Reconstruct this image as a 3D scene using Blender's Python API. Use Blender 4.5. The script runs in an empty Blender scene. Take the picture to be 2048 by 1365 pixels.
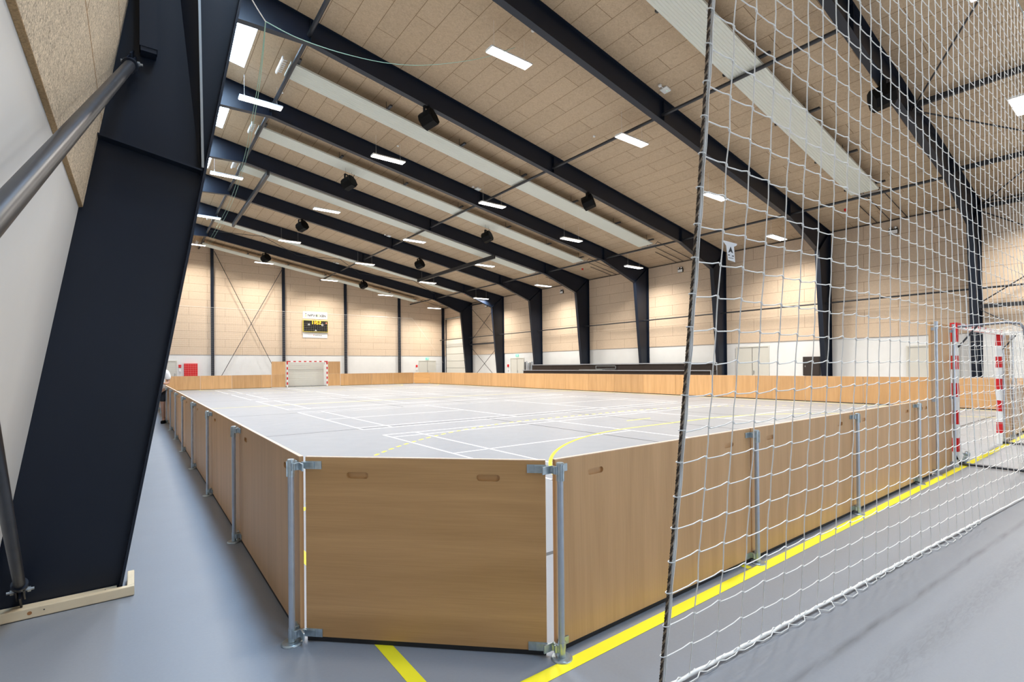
import bpy, bmesh, math, random
from mathutils import Vector, Matrix
from mathutils.geometry import tessellate_polygon
random.seed(7)
SC = bpy.context.scene
COL = SC.collection
PI = math.pi

# ---------------------------------------------------------------- camera
F_PX = 997.7
cd = bpy.data.cameras.new('camera'); cam = bpy.data.objects.new('camera', cd); COL.objects.link(cam)
SC.camera = cam
cd.sensor_fit = 'HORIZONTAL'; cd.sensor_width = 36.0
cd.lens = F_PX / 2048 * 36.0
cd.shift_y = (729.47 - 682.5) / 2048
cd.clip_start = 0.02; cd.clip_end = 200
yaw, pitch, roll = math.radians(37.006), math.radians(0.218), math.radians(0.504)
F0 = Vector((math.sin(yaw), math.cos(yaw), 0)); R0 = Vector((math.cos(yaw), -math.sin(yaw), 0)); U0 = Vector((0, 0, 1))
Fd = F0 * math.cos(pitch) + U0 * math.sin(pitch); Ud = U0 * math.cos(pitch) - F0 * math.sin(pitch)
Rr = R0 * math.cos(roll) - Ud * math.sin(roll); Ur = Ud * math.cos(roll) + R0 * math.sin(roll)
m = Matrix((Rr, Ur, -Fd)).transposed().to_4x4(); m.translation = Vector((0, 0, 1.5))
cam.matrix_world = m

# ---------------------------------------------------------------- world, light levels, exposure
w = bpy.data.worlds.new('world'); SC.world = w; w.use_nodes = True
w.node_tree.nodes['Background'].inputs[0].default_value = (0.55, 0.7, 1.0, 1)
w.node_tree.nodes['Background'].inputs[1].default_value = 0.6
vs = SC.view_settings
vs.view_transform = 'Standard'; vs.look = 'None'; vs.gamma = 1.0; vs.use_curve_mapping = False
vs.exposure = 0.0
LAMP_W = 168.0          # watts of each luminaire
LAMP_COL = (1.0, 0.925, 0.82)
SKY_E = 34.0             # skylight panel emission
SKY_COL = (0.50, 0.72, 1.0)
FILL_WIN_E = 3.8              # glow of unseen windows added behind the camera to brighten the near side

# ---------------------------------------------------------------- key geometry of the hall
XR = 25.06; YG = 44.75; YN = -5.7
DIV = 2.6
FY = [4.34 + 5.004 * k for k in range(-1, 8)]         # portal frames, nearest behind the camera first
def zt(x): return 7.45 + 0.175 * (XR - x)             # roof underside
def zbm(x): return 7.40 + 0.179 * (21.3 - x)          # rafter bottom
def xw(z): return -0.73 + 0.168 * z                   # leaning left wall

# ---------------------------------------------------------------- materials
MATS = {}
def mat(name, col, rough=0.5, metal=0.0, spec=0.5, emit=None, estr=0.0, noise=None, bump=None, coat=0.0):
    mt = bpy.data.materials.new(name); mt.use_nodes = True
    nt = mt.node_tree; b = nt.nodes['Principled BSDF']
    b.inputs['Base Color'].default_value = (*col, 1); b.inputs['Roughness'].default_value = rough
    b.inputs['Metallic'].default_value = metal; b.inputs['Specular IOR Level'].default_value = spec
    b.inputs['Coat Weight'].default_value = coat
    if emit: b.inputs['Emission Color'].default_value = (*emit, 1); b.inputs['Emission Strength'].default_value = estr
    tc = nt.nodes.new('ShaderNodeTexCoord')
    if noise:                                          # (scale, amount)
        n = nt.nodes.new('ShaderNodeTexNoise'); n.inputs['Scale'].default_value = noise[0]; n.inputs['Detail'].default_value = 4
        nt.links.new(tc.outputs['Object'], n.inputs['Vector'])
        mr = nt.nodes.new('ShaderNodeMapRange'); mr.inputs[1].default_value = 0.3; mr.inputs[2].default_value = 0.7
        mr.inputs[3].default_value = 1 - noise[1]; mr.inputs[4].default_value = 1 + noise[1]
        nt.links.new(n.outputs['Fac'], mr.inputs[0])
        mx = nt.nodes.new('ShaderNodeVectorMath'); mx.operation = 'SCALE'; mx.inputs[0].default_value = col
        nt.links.new(mr.outputs[0], mx.inputs['Scale']); nt.links.new(mx.outputs[0], b.inputs['Base Color'])
    if bump:                                           # (scale, strength, distance)
        n = nt.nodes.new('ShaderNodeTexNoise'); n.inputs['Scale'].default_value = bump[0]; n.inputs['Detail'].default_value = 5
        nt.links.new(tc.outputs['Object'], n.inputs['Vector'])
        bp = nt.nodes.new('ShaderNodeBump'); bp.inputs['Strength'].default_value = bump[1]; bp.inputs['Distance'].default_value = bump[2]
        nt.links.new(n.outputs['Fac'], bp.inputs['Height']); nt.links.new(bp.outputs[0], b.inputs['Normal'])
    MATS[name] = mt
    return mt

def woodwool(name, axis_u, axis_v, col, joint, off=(0, 0), w_=2.4, h_=0.6, fibre=14.0, jw=0.008, famt=0.12, var=1.0):
    """acoustic wood-wool boards: running bond of boards, fibres as fine noise"""
    mt = bpy.data.materials.new(name); mt.use_nodes = True; nt = mt.node_tree; b = nt.nodes['Principled BSDF']
    b.inputs['Roughness'].default_value = 0.9; b.inputs['Specular IOR Level'].default_value = 0.15
    tc = nt.nodes.new('ShaderNodeTexCoord'); sp = nt.nodes.new('ShaderNodeSeparateXYZ'); nt.links.new(tc.outputs['Object'], sp.inputs[0])
    au = nt.nodes.new('ShaderNodeMath'); au.operation = 'ADD'; au.inputs[1].default_value = off[0]; nt.links.new(sp.outputs[axis_u], au.inputs[0])
    av = nt.nodes.new('ShaderNodeMath'); av.operation = 'ADD'; av.inputs[1].default_value = off[1]; nt.links.new(sp.outputs[axis_v], av.inputs[0])
    cb = nt.nodes.new('ShaderNodeCombineXYZ'); nt.links.new(au.outputs[0], cb.inputs[0]); nt.links.new(av.outputs[0], cb.inputs[1])
    br = nt.nodes.new('ShaderNodeTexBrick'); nt.links.new(cb.outputs[0], br.inputs['Vector'])
    br.offset = 0.5; br.inputs['Scale'].default_value = 1.0; br.inputs['Brick Width'].default_value = w_; br.inputs['Row Height'].default_value = h_
    br.inputs['Mortar Size'].default_value = jw; br.inputs['Mortar Smooth'].default_value = 0.1; br.inputs['Bias'].default_value = 0.0
    br.inputs['Color1'].default_value = (*[c * (1 + .03 * var) for c in col], 1); br.inputs['Color2'].default_value = (*[c * (1 - .04 * var) for c in col], 1)
    br.inputs['Mortar'].default_value = (*joint, 1)
    n1 = nt.nodes.new('ShaderNodeTexNoise'); n1.inputs['Scale'].default_value = fibre; n1.inputs['Detail'].default_value = 6; n1.inputs['Distortion'].default_value = 1.5
    nt.links.new(tc.outputs['Object'], n1.inputs['Vector'])
    mr = nt.nodes.new('ShaderNodeMapRange'); mr.inputs[1].default_value = 0.3; mr.inputs[2].default_value = 0.7
    mr.inputs[3].default_value = 1 - famt; mr.inputs[4].default_value = 1 + famt; nt.links.new(n1.outputs['Fac'], mr.inputs[0])
    mx = nt.nodes.new('ShaderNodeVectorMath'); mx.operation = 'SCALE'; nt.links.new(br.outputs['Color'], mx.inputs[0]); nt.links.new(mr.outputs[0], mx.inputs['Scale'])
    nt.links.new(mx.outputs[0], b.inputs['Base Color'])
    bp = nt.nodes.new('ShaderNodeBump'); bp.inputs['Strength'].default_value = 0.35; bp.inputs['Distance'].default_value = 0.004
    nt.links.new(n1.outputs['Fac'], bp.inputs['Height']); nt.links.new(bp.outputs[0], b.inputs['Normal'])
    return mt

def beech(name, grain_axis, col, dark):
    """veneered plywood, grain running along grain_axis (object space)"""
    mt = bpy.data.materials.new(name); mt.use_nodes = True; nt = mt.node_tree; b = nt.nodes['Principled BSDF']
    b.inputs['Roughness'].default_value = 0.42; b.inputs['Specular IOR Level'].default_value = 0.45
    tc = nt.nodes.new('ShaderNodeTexCoord'); mp = nt.nodes.new('ShaderNodeMapping')
    oi = nt.nodes.new('ShaderNodeObjectInfo')
    ad = nt.nodes.new('ShaderNodeVectorMath'); ad.operation = 'ADD'
    sc_ = nt.nodes.new('ShaderNodeMath'); sc_.operation = 'MULTIPLY'; sc_.inputs[1].default_value = 37.0
    nt.links.new(oi.outputs['Random'], sc_.inputs[0]); nt.links.new(tc.outputs['Object'], ad.inputs[0]); nt.links.new(sc_.outputs[0], ad.inputs[1])
    nt.links.new(ad.outputs[0], mp.inputs['Vector'])
    s = [1.0, 1.0, 1.0]; 
    for i in range(3): s[i] = 0.35 if i == grain_axis else 5.0
    mp.inputs['Scale'].default_value = s
    n1 = nt.nodes.new('ShaderNodeTexNoise'); n1.inputs['Scale'].default_value = 1.6; n1.inputs['Detail'].default_value = 8; n1.inputs['Distortion'].default_value = 0.6
    nt.links.new(mp.outputs[0], n1.inputs['Vector'])
    mp2 = nt.nodes.new('ShaderNodeMapping'); mp2.inputs['Scale'].default_value = [3 if i == grain_axis else 130 for i in range(3)]
    nt.links.new(ad.outputs[0], mp2.inputs['Vector'])
    n2 = nt.nodes.new('ShaderNodeTexNoise'); n2.inputs['Scale'].default_value = 1.0; n2.inputs['Detail'].default_value = 3
    nt.links.new(mp2.outputs[0], n2.inputs['Vector'])
    mxn = nt.nodes.new('ShaderNodeMath'); mxn.operation = 'MULTIPLY_ADD'; mxn.inputs[1].default_value = 0.35
    nt.links.new(n2.outputs['Fac'], mxn.inputs[0]); nt.links.new(n1.outputs['Fac'], mxn.inputs[2])
    cr = nt.nodes.new('ShaderNodeValToRGB'); cr.color_ramp.elements[0].position = 0.42; cr.color_ramp.elements[1].position = 0.92
    cr.color_ramp.elements[0].color = (*dark, 1); cr.color_ramp.elements[1].color = (*col, 1)
    nt.links.new(mxn.outputs[0], cr.inputs[0])
    hs = nt.nodes.new('ShaderNodeHueSaturation')
    mr = nt.nodes.new('ShaderNodeMapRange'); mr.inputs[3].default_value = 0.88; mr.inputs[4].default_value = 1.12
    nt.links.new(oi.outputs['Random'], mr.inputs[0]); nt.links.new(mr.outputs[0], hs.inputs['Value']); nt.links.new(cr.outputs[0], hs.inputs['Color'])
    nt.links.new(hs.outputs[0], b.inputs['Base Color'])
    return mt

def floor_material():
    mt = bpy.data.materials.new('grey linoleum'); mt.use_nodes = True; nt = mt.node_tree; b = nt.nodes['Principled BSDF']
    b.inputs['Specular IOR Level'].default_value = 0.5
    tc = nt.nodes.new('ShaderNodeTexCoord')
    def noise(scale, det, src=None, dist=0.0):
        n = nt.nodes.new('ShaderNodeTexNoise'); n.inputs['Scale'].default_value = scale; n.inputs['Detail'].default_value = det; n.inputs['Distortion'].default_value = dist
        nt.links.new((src or tc.outputs['Object']), n.inputs['Vector']); return n
    def mapr(src, a, b_, c, d):
        r = nt.nodes.new('ShaderNodeMapRange'); r.inputs[1].default_value = a; r.inputs[2].default_value = b_; r.inputs[3].default_value = c; r.inputs[4].default_value = d
        nt.links.new(src, r.inputs[0]); return r.outputs[0]
    def math_(op, a, b_=None):
        r = nt.nodes.new('ShaderNodeMath'); r.operation = op
        if isinstance(a, (int, float)): r.inputs[0].default_value = a
        else: nt.links.new(a, r.inputs[0])
        if b_ is not None:
            if isinstance(b_, (int, float)): r.inputs[1].default_value = b_
            else: nt.links.new(b_, r.inputs[1])
        return r.outputs[0]
    base = mapr(noise(0.6, 5).outputs['Fac'], 0.3, 0.7, 0.985, 1.015)
    fine = mapr(noise(60, 3).outputs['Fac'], 0.3, 0.7, 0.98, 1.02)
    # two soft dark streaks on the lane nearest the net, along the hall's width
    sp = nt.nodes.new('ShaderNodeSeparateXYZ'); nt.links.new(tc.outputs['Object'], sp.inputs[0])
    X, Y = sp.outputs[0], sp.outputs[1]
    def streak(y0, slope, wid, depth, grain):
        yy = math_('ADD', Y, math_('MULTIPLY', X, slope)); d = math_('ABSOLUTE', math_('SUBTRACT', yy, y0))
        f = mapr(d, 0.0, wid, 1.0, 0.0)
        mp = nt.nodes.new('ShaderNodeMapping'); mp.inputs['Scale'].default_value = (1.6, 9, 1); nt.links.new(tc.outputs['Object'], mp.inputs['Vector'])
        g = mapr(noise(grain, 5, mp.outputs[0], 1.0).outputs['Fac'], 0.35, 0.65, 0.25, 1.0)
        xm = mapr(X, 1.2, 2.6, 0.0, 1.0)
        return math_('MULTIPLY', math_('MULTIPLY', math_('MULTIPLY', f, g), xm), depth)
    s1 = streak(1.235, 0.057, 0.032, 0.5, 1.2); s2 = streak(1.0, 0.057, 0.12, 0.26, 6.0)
    streak_mul = math_('SUBTRACT', 1.0, math_('ADD', s1, s2))
    # sparse pale flecks
    vo = nt.nodes.new('ShaderNodeTexVoronoi'); vo.inputs['Scale'].default_value = 2.2; nt.links.new(tc.outputs['Object'], vo.inputs['Vector'])
    fl = mapr(vo.outputs['Distance'], 0.006, 0.011, 0.35, 0.0)
    tot = math_('ADD', math_('MULTIPLY', math_('MULTIPLY', base, fine), streak_mul), fl)
    mx = nt.nodes.new('ShaderNodeVectorMath'); mx.operation = 'SCALE'; mx.inputs[0].default_value = (0.250, 0.268, 0.300)
    nt.links.new(tot, mx.inputs['Scale']); nt.links.new(mx.outputs[0], b.inputs['Base Color'])
    nt.links.new(mapr(noise(3.0, 4).outputs['Fac'], 0.3, 0.7, 0.40, 0.44), b.inputs['Roughness'])
    bp = nt.nodes.new('ShaderNodeBump'); bp.inputs['Strength'].default_value = 0.08; bp.inputs['Distance'].default_value = 0.002
    nt.links.new(noise(90, 2).outputs['Fac'], bp.inputs['Height']); nt.links.new(bp.outputs[0], b.inputs['Normal'])
    return mt

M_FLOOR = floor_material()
M_WHITE_LINE = mat('white court paint', (0.85, 0.87, 0.9), 0.5)
M_YELLOW = mat('yellow court paint', (0.90, 0.80, 0.02), 0.5)
M_BLACK_LINE = mat('black court paint', (0.05, 0.055, 0.065), 0.5)
M_WALL = mat('white painted wall', (0.715, 0.735, 0.75), 0.7, noise=(2.0, 0.02))
M_CEIL = woodwool('wood wool ceiling boards', 1, 0, (0.495, 0.38, 0.265), (0.22, 0.15, 0.09), off=(1.23, 0.06))
M_WW_R = woodwool('wood wool side wall boards', 1, 2, (0.61, 0.49, 0.375), (0.33, 0.24, 0.17), off=(0.4, 0.4), jw=0.009, famt=0.07, var=0.3)
M_WW_G = woodwool('wood wool gable boards', 0, 2, (0.61, 0.49, 0.375), (0.33, 0.24, 0.17), off=(0.4, 0.4), jw=0.009, famt=0.07, var=0.3)
M_NAVY = mat('dark navy steel paint', (0.0045, 0.0095, 0.022), 0.40, spec=0.4, noise=(1.3, 0.1))
M_TUBE = mat('dark grey steel paint', (0.022, 0.024, 0.030), 0.45, noise=(3, 0.1))
M_PIPE = mat('gunmetal steel pipe', (0.05, 0.053, 0.062), 0.38, metal=0.5, noise=(9, 0.15))
M_STAY = mat('grey blue steel tube', (0.20, 0.22, 0.27), 0.45, metal=0.3)
M_GALV = mat('galvanised steel', (0.47, 0.55, 0.60), 0.33, metal=0.85, noise=(40, 0.12))
M_ALU = mat('brushed aluminium tube', (0.47, 0.52, 0.60), 0.42, metal=0.7, noise=(20, 0.05))
M_BOLT = mat('bolt steel', (0.42, 0.45, 0.47), 0.35, metal=0.9)
M_BEECH = beech('beech veneer upright grain', 2, (0.64, 0.385, 0.19), (0.50, 0.29, 0.13))
M_BEECH_H = beech('beech veneer level grain', 0, (0.70, 0.405, 0.175), (0.50, 0.275, 0.105))
M_EDGE = mat('pale plywood edge', (0.80, 0.60, 0.46), 0.5, noise=(60, 0.1))
M_RUBBER = mat('black rubber', (0.012, 0.012, 0.014), 0.7)
M_PINE = mat('planed pine', (0.80, 0.66, 0.45), 0.5, noise=(7, 0.07))
M_KNOT = mat('pine knot', (0.36, 0.15, 0.045), 0.6, noise=(60, 0.2))
M_HEAT = mat('cream enamelled heating panel', (0.66, 0.68, 0.62), 0.45)
M_WHITE = mat('white plastic', (0.82, 0.83, 0.84), 0.35)
M_BLACK = mat('black plastic', (0.003, 0.003, 0.0035), 0.6, spec=0.15, bump=(200, 0.3, 0.001))
M_LAMP = mat('lit lamp diffuser', (0.9, 0.9, 0.9), 0.5, emit=(1.0, 0.96, 0.9), estr=9.0)
M_CORDW = mat('white net cord', (0.80, 0.80, 0.78), 0.8)
M_ROPE = mat('brown black rope', (0.05, 0.036, 0.026), 0.9)
M_GREEN = mat('green hoist cord', (0.30, 0.52, 0.42), 0.7)
M_RED = mat('red paint', (0.62, 0.012, 0.016), 0.4)
M_DOOR = mat('pale grey door paint', (0.60, 0.60, 0.56), 0.5)
M_DKDOOR = mat('dark brown laminate', (0.03, 0.022, 0.02), 0.5)
M_BLEACH = mat('dark brown bleacher laminate', (0.028, 0.02, 0.018), 0.45, noise=(4, 0.15))
M_SCORE = mat('black scoreboard face', (0.006, 0.006, 0.006), 0.6, spec=0.1)
M_GOLD = mat('yellow edge strip', (0.62, 0.52, 0.05), 0.4)
M_LED = mat('amber led digits', (0.9, 0.5, 0.0), 0.5, emit=(1.0, 0.55, 0.02), estr=2.5)
M_LEDR = mat('red led digit', (0.9, 0.2, 0.1), 0.5, emit=(1.0, 0.25, 0.15), estr=2.0)
M_EXIT = mat('lit green exit sign', (0.1, 0.5, 0.35), 0.5, emit=(0.10, 0.60, 0.40), estr=1.0)
M_LEDG = mat('green status led', (0.1, 0.9, 0.4), 0.5, emit=(0.1, 1.0, 0.45), estr=3.0)
M_SKIN = mat('skin', (0.42, 0.235, 0.16), 0.55)
M_HAIR = mat('dark hair', (0.02, 0.014, 0.01), 0.7)
M_TEE = mat('white cotton shirt', (0.80, 0.80, 0.82), 0.8, noise=(5, 0.04))
M_SHORT = mat('dark shorts fabric', (0.018, 0.02, 0.028), 0.8)
M_LIME = mat('lime print', (0.50, 0.68, 0.10), 0.5)
M_GREYP = mat('pale grey print', (0.55, 0.55, 0.56), 0.5)
M_INK = mat('black print', (0.015, 0.015, 0.018), 0.5)
M_FILL_WIN = mat('daylit window pane', (0.8, 0.85, 0.9), 0.3, emit=(0.80, 0.90, 1.0), estr=FILL_WIN_E)
M_SKY = mat('daylit opal skylight', (0.8, 0.85, 0.9), 0.5, emit=SKY_COL, estr=SKY_E)

# ---------------------------------------------------------------- mesh helpers
class MB:
    def __init__(s): s.v = []; s.f = []; s.m = []; s.sm = []
    def add(s, vs_, fs, mi=0, smooth=False):
        b = len(s.v); s.v += [tuple(x) for x in vs_]; s.f += [tuple(i + b for i in f) for f in fs]
        s.m += [mi] * len(fs); s.sm += [smooth] * len(fs); return s
    def box(s, x0, x1, y0, y1, z0, z1, mi=0):
        v = [(x, y, z) for z in (z0, z1) for y in (y0, y1) for x in (x0, x1)]
        return s.add(v, [(0, 2, 3, 1), (4, 5, 7, 6), (0, 1, 5, 4), (2, 6, 7, 3), (0, 4, 6, 2), (1, 3, 7, 5)], mi)
    def bbox(s, x0, x1, y0, y1, z0, z1, bv, mi=0):
        """box with bevelled edges"""
        bm = bmesh.new(); bmesh.ops.create_cube(bm, size=1)
        for q in bm.verts: q.co = Vector((x0 + (q.co.x + .5) * (x1 - x0), y0 + (q.co.y + .5) * (y1 - y0), z0 + (q.co.z + .5) * (z1 - z0)))
        bmesh.ops.bevel(bm, geom=bm.edges[:], offset=bv, segments=2, affect='EDGES', profile=0.6)
        bm.verts.ensure_lookup_table(); bm.faces.ensure_lookup_table()
        s.add([q.co[:] for q in bm.verts], [tuple(l.index for l in f.verts) for f in bm.faces], mi); bm.free(); return s
    def bar(s, p0, p1, w_, h_, up=(0, 0, 1), mi=0):
        """rectangular bar from p0 to p1; w_ across, h_ along up"""
        p0, p1 = Vector(p0), Vector(p1); d = (p1 - p0).normalized(); u = Vector(up)
        if abs(d.dot(u)) > 0.98: u = Vector((0, 1, 0))
        r = d.cross(u).normalized() * (w_ / 2); u2 = r.cross(d).normalized() * (h_ / 2)
        v = [p + a * r + b * u2 for p in (p0, p1) for a, b in ((-1, -1), (1, -1), (1, 1), (-1, 1))]
        return s.add(v, [(3, 2, 1, 0), (4, 5, 6, 7), (0, 1, 5, 4), (1, 2, 6, 5), (2, 3, 7, 6), (3, 0, 4, 7)], mi)
    def tube(s, pts, r, n=10, mi=0, caps=True, smooth=True):
        pts = [Vector(p) for p in pts]; rs = r if isinstance(r, (list, tuple)) else [r] * len(pts)
        V = []; Fc = []; prev = None
        for i, p in enumerate(pts):
            a = pts[max(i - 1, 0)]; b = pts[min(i + 1, len(pts) - 1)]; d = (b - a).normalized()
            if prev is None:
                u = Vector((0, 0, 1)) if abs(d.z) < 0.9 else Vector((0, 1, 0)); e1 = d.cross(u).normalized()
            else: e1 = (prev - d * prev.dot(d)).normalized()
            prev = e1; e2 = d.cross(e1)
            for k in range(n):
                t = 2 * PI * k / n; V.append(p + (e1 * math.cos(t) + e2 * math.sin(t)) * rs[i])
        for i in range(len(pts) - 1):
            for k in range(n):
                k2 = (k + 1) % n; Fc.append((i * n + k, i * n + k2, (i + 1) * n + k2, (i + 1) * n + k))
        s.add(V, Fc, mi, smooth)
        if caps:
            s.add(V[:n], [tuple(range(n))[::-1]], mi); s.add(V[-n:], [tuple(range(n))], mi)
        return s
    def prism(s, poly, axis, a, b, mi=0, holes=()):
        """2-D polygon (in the two other axes, in order) extruded along axis from a to b, optional holes"""
        def P(q, t):
            q = list(q); q.insert(axis, t); return tuple(q)
        loops = [list(poly)] + [list(h) for h in holes]; flat = [q for l in loops for q in l]
        tris = tessellate_polygon([[Vector((q[0], q[1], 0)) for q in l] for l in loops]) if (len(loops) > 1 or len(poly) > 4) else ([tuple(range(len(poly)))])
        n = len(flat); V = [P(q, a) for q in flat] + [P(q, b) for q in flat]
        Fc = [tuple(t) for t in tris] + [tuple(i + n for i in reversed(t)) for t in tris]
        o = 0
        for l in loops:
            k = len(l)
            for i in range(k): j = (i + 1) % k; Fc.append((o + i, o + j, o + j + n, o + i + n))
            o += k
        return s.add(V, Fc, mi)
    def sphere(s, c, r, mi=0, nu=10, nv=7, sc=(1, 1, 1)):
        V = [(c[0], c[1], c[2] + r * sc[2])]
        for i in range(1, nv):
            a = PI * i / nv
            for k in range(nu): b = 2 * PI * k / nu; V.append((c[0] + r * sc[0] * math.sin(a) * math.cos(b), c[1] + r * sc[1] * math.sin(a) * math.sin(b), c[2] + r * sc[2] * math.cos(a)))
        V.append((c[0], c[1], c[2] - r * sc[2])); Fc = []
        for k in range(nu): Fc.append((0, 1 + k, 1 + (k + 1) % nu))
        for i in range(nv - 2):
            for k in range(nu): Fc.append((1 + i * nu + k, 1 + (i + 1) * nu + k, 1 + (i + 1) * nu + (k + 1) % nu, 1 + i * nu + (k + 1) % nu))
        e = len(V) - 1
        for k in range(nu): Fc.append((e, e - nu + (k + 1) % nu, e - nu + k))
        return s.add(V, Fc, mi, True)
    def build(s, name, mats, parent=None, fix=True):
        me = bpy.data.meshes.new(name); me.from_pydata(s.v, [], s.f)
        for q in (mats if isinstance(mats, (list, tuple)) else [mats]): me.materials.append(q)
        me.polygons.foreach_set('material_index', s.m); me.polygons.foreach_set('use_smooth', s.sm)
        if fix and len(s.v) < 60000:
            bm = bmesh.new(); bm.from_mesh(me); bmesh.ops.recalc_face_normals(bm, faces=bm.faces); bm.to_mesh(me); bm.free()
        me.update()
        o = bpy.data.objects.new(name, me); COL.objects.link(o)
        if parent: o.parent = parent
        return o

def tag(o, label=None, cat=None, group=None, kind=None):
    if label: o['label'] = label
    if cat: o['category'] = cat
    if group: o['group'] = group
    if kind: o['kind'] = kind
    return o
def thing(name, label, cat, loc=(0, 0, 0), rz=0.0, group=None):
    o = bpy.data.objects.new(name, None); COL.objects.link(o); o.empty_display_size = 0.1
    o.location = loc; o.rotation_euler = (0, 0, rz)
    return tag(o, label, cat, group)
def dup(root, loc, rz=0.0, label=None, group=None):
    r = root.copy(); COL.objects.link(r); r.location = loc; r.rotation_euler = (0, 0, rz)
    if label: r['label'] = label
    if group: r['group'] = group
    for ch in list(root.children):
        c = ch.copy(); COL.objects.link(c); c.parent = r
        for g in list(ch.children):
            d = g.copy(); COL.objects.link(d); d.parent = c
    return r
def struct(o): o['kind'] = 'structure'; return o
def text_mesh(name, txt, size, m_, parent=None, bold=0.0, depth=0.003, align='CENTER'):
    """flat lettering standing upright in the XZ plane, read from -Y"""
    cu = bpy.data.curves.new(name + '_font', 'FONT'); cu.body = txt; cu.size = size; cu.align_x = align; cu.align_y = 'CENTER'
    cu.extrude = depth; cu.offset = bold
    t = bpy.data.objects.new(name + '_font', cu); COL.objects.link(t)
    bpy.context.view_layer.update()
    me = bpy.data.meshes.new_from_object(t.evaluated_get(bpy.context.evaluated_depsgraph_get()))
    COL.objects.unlink(t); bpy.data.objects.remove(t)
    for q in me.vertices: x, y, z = q.co; q.co = (x, -z, y)
    me.materials.clear(); me.materials.append(m_)
    o = bpy.data.objects.new(name, me); COL.objects.link(o)
    if parent: o.parent = parent
    return o
ORD = ['first', 'second', 'third', 'fourth', 'fifth', 'sixth', 'seventh', 'eighth', 'ninth', 'tenth', 'eleventh', 'twelfth',
       'thirteenth', 'fourteenth', 'fifteenth', 'sixteenth', 'seventeenth', 'eighteenth', 'nineteenth', 'twentieth']

# ================================================================ SETTING
# ---- floor with its painted court lines
fl = MB(); fl.box(-0.9, XR + 0.1, YN - 0.1, YG + 0.1, -0.1, 0.0)
LZ = {1: 0.0012, 2: 0.0016, 3: 0.0008}
def strip(p, q, w_, mi):
    p = Vector((*p, 0)); q = Vector((*q, 0)); d = (q - p).normalized(); n = Vector((-d.y, d.x, 0)) * w_ / 2
    z = Vector((0, 0, LZ[mi])); fl.add([p - n + z, q - n + z, q + n + z, p + n + z], [(0, 1, 2, 3)], mi)
def arc(c, r, a0, a1, w_, mi, n=48, dash=None):
    if dash:
        L = r * abs(a1 - a0); k = int(L / (2 * dash))
        for i in range(k + 1):
            s0 = a0 + (a1 - a0) * (2 * i * dash) / L; s1 = a0 + (a1 - a0) * min(1, (2 * i + 1) * dash / L)
            arc(c, r, s0, s1, w_, mi, 3)
        return
    P = [];
    for i in range(n + 1):
        a = a0 + (a1 - a0) * i / n
        P += [(c[0] + (r - w_ / 2) * math.cos(a), c[1] + (r - w_ / 2) * math.sin(a), LZ[mi]), (c[0] + (r + w_ / 2) * math.cos(a), c[1] + (r + w_ / 2) * math.sin(a), LZ[mi])]
    fl.add(P, [(2 * i, 2 * i + 1, 2 * i + 3, 2 * i + 2) for i in range(n)], mi)
BX0, BX1 = 4.38, 17.78
for y0 in (4.48, 11.82, 19.2, 26.6, 34.0):                       # badminton courts across the hall
    y1 = y0 + 6.1
    for y in (y0, y0 + 0.46, y1 - 0.46, y1): strip((BX0 - .02, y), (BX1 + .02, y), 0.04, 1)
    for x in (BX0, BX0 + 0.76, 9.10, 13.06, BX1 - 0.76, BX1): strip((x, y0), (x, y1), 0.04, 1)
    strip((BX0, y0 + 3.05), (9.10, y0 + 3.05), 0.04, 1); strip((13.06, y0 + 3.05), (BX1, y0 + 3.05), 0.04, 1)
for y0 in (3.02, 17.66, 32.3):                                    # volleyball courts across the hall
    for y in (y0, y0 + 9): strip((2.1, y), (20.1, y), 0.05, 3)
    for x in (2.1, 8.12, 11.12, 14.12, 20.1): strip((x, y0), (x, y0 + 9), 0.045, 3)
GX = 11.1                                                         # handball pitch
for gy, sg in ((1.84, 1), (41.9, -1)):
    strip((1.02, gy), (21.12, gy), 0.08, 2)
    for r_, dash in ((6.0, None), (9.0, 0.15)):
        for cx, a in ((GX - 1.5, PI), (GX + 1.5, 0.0)):
            a1 = PI / 2 * sg
            aa = math.asin(min(1, (1.0) ))
            if r_ == 9.0:
                lim = math.acos(min(1.0, (cx - 1.1) / 9.0 if a == PI else (21.1 - cx) / 9.0))
                s_, e_ = (PI / 2, PI - lim) if a == PI else (PI / 2, lim)
            else: s_, e_ = (PI / 2, PI - .008) if a == PI else (PI / 2, .008)
            arc((cx, gy), r_, s_ * sg, e_ * sg, 0.055, 2, 48, dash)
        if dash:
            for i in range(10): strip((GX - 1.5 + i * .3 + .15, gy + sg * r_), (GX - 1.5 + i * .3 + .30, gy + sg * r_), 0.055, 2)
        else: strip((GX - 1.5, gy + sg * r_), (GX + 1.5, gy + sg * r_), 0.055, 2)
    strip((GX - .5, gy + sg * 7.08), (GX + .5, gy + sg * 7.08), 0.055, 2)
    strip((GX - .07, gy + sg * 4.04), (GX + .07, gy + sg * 4.04), 0.055, 2)
strip((1.06, 1.8), (1.06, 41.94), 0.075, 2); strip((21.08, 1.8), (21.08, 41.94), 0.075, 2); strip((1.06, 21.9), (21.08, 21.9), 0.06, 2)
strip((1.05, 1.0), (1.05, 1.8), 0.075, 2)
struct(fl.build('floor', [M_FLOOR, M_WHITE_LINE, M_YELLOW, M_BLACK_LINE], fix=False))

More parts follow.
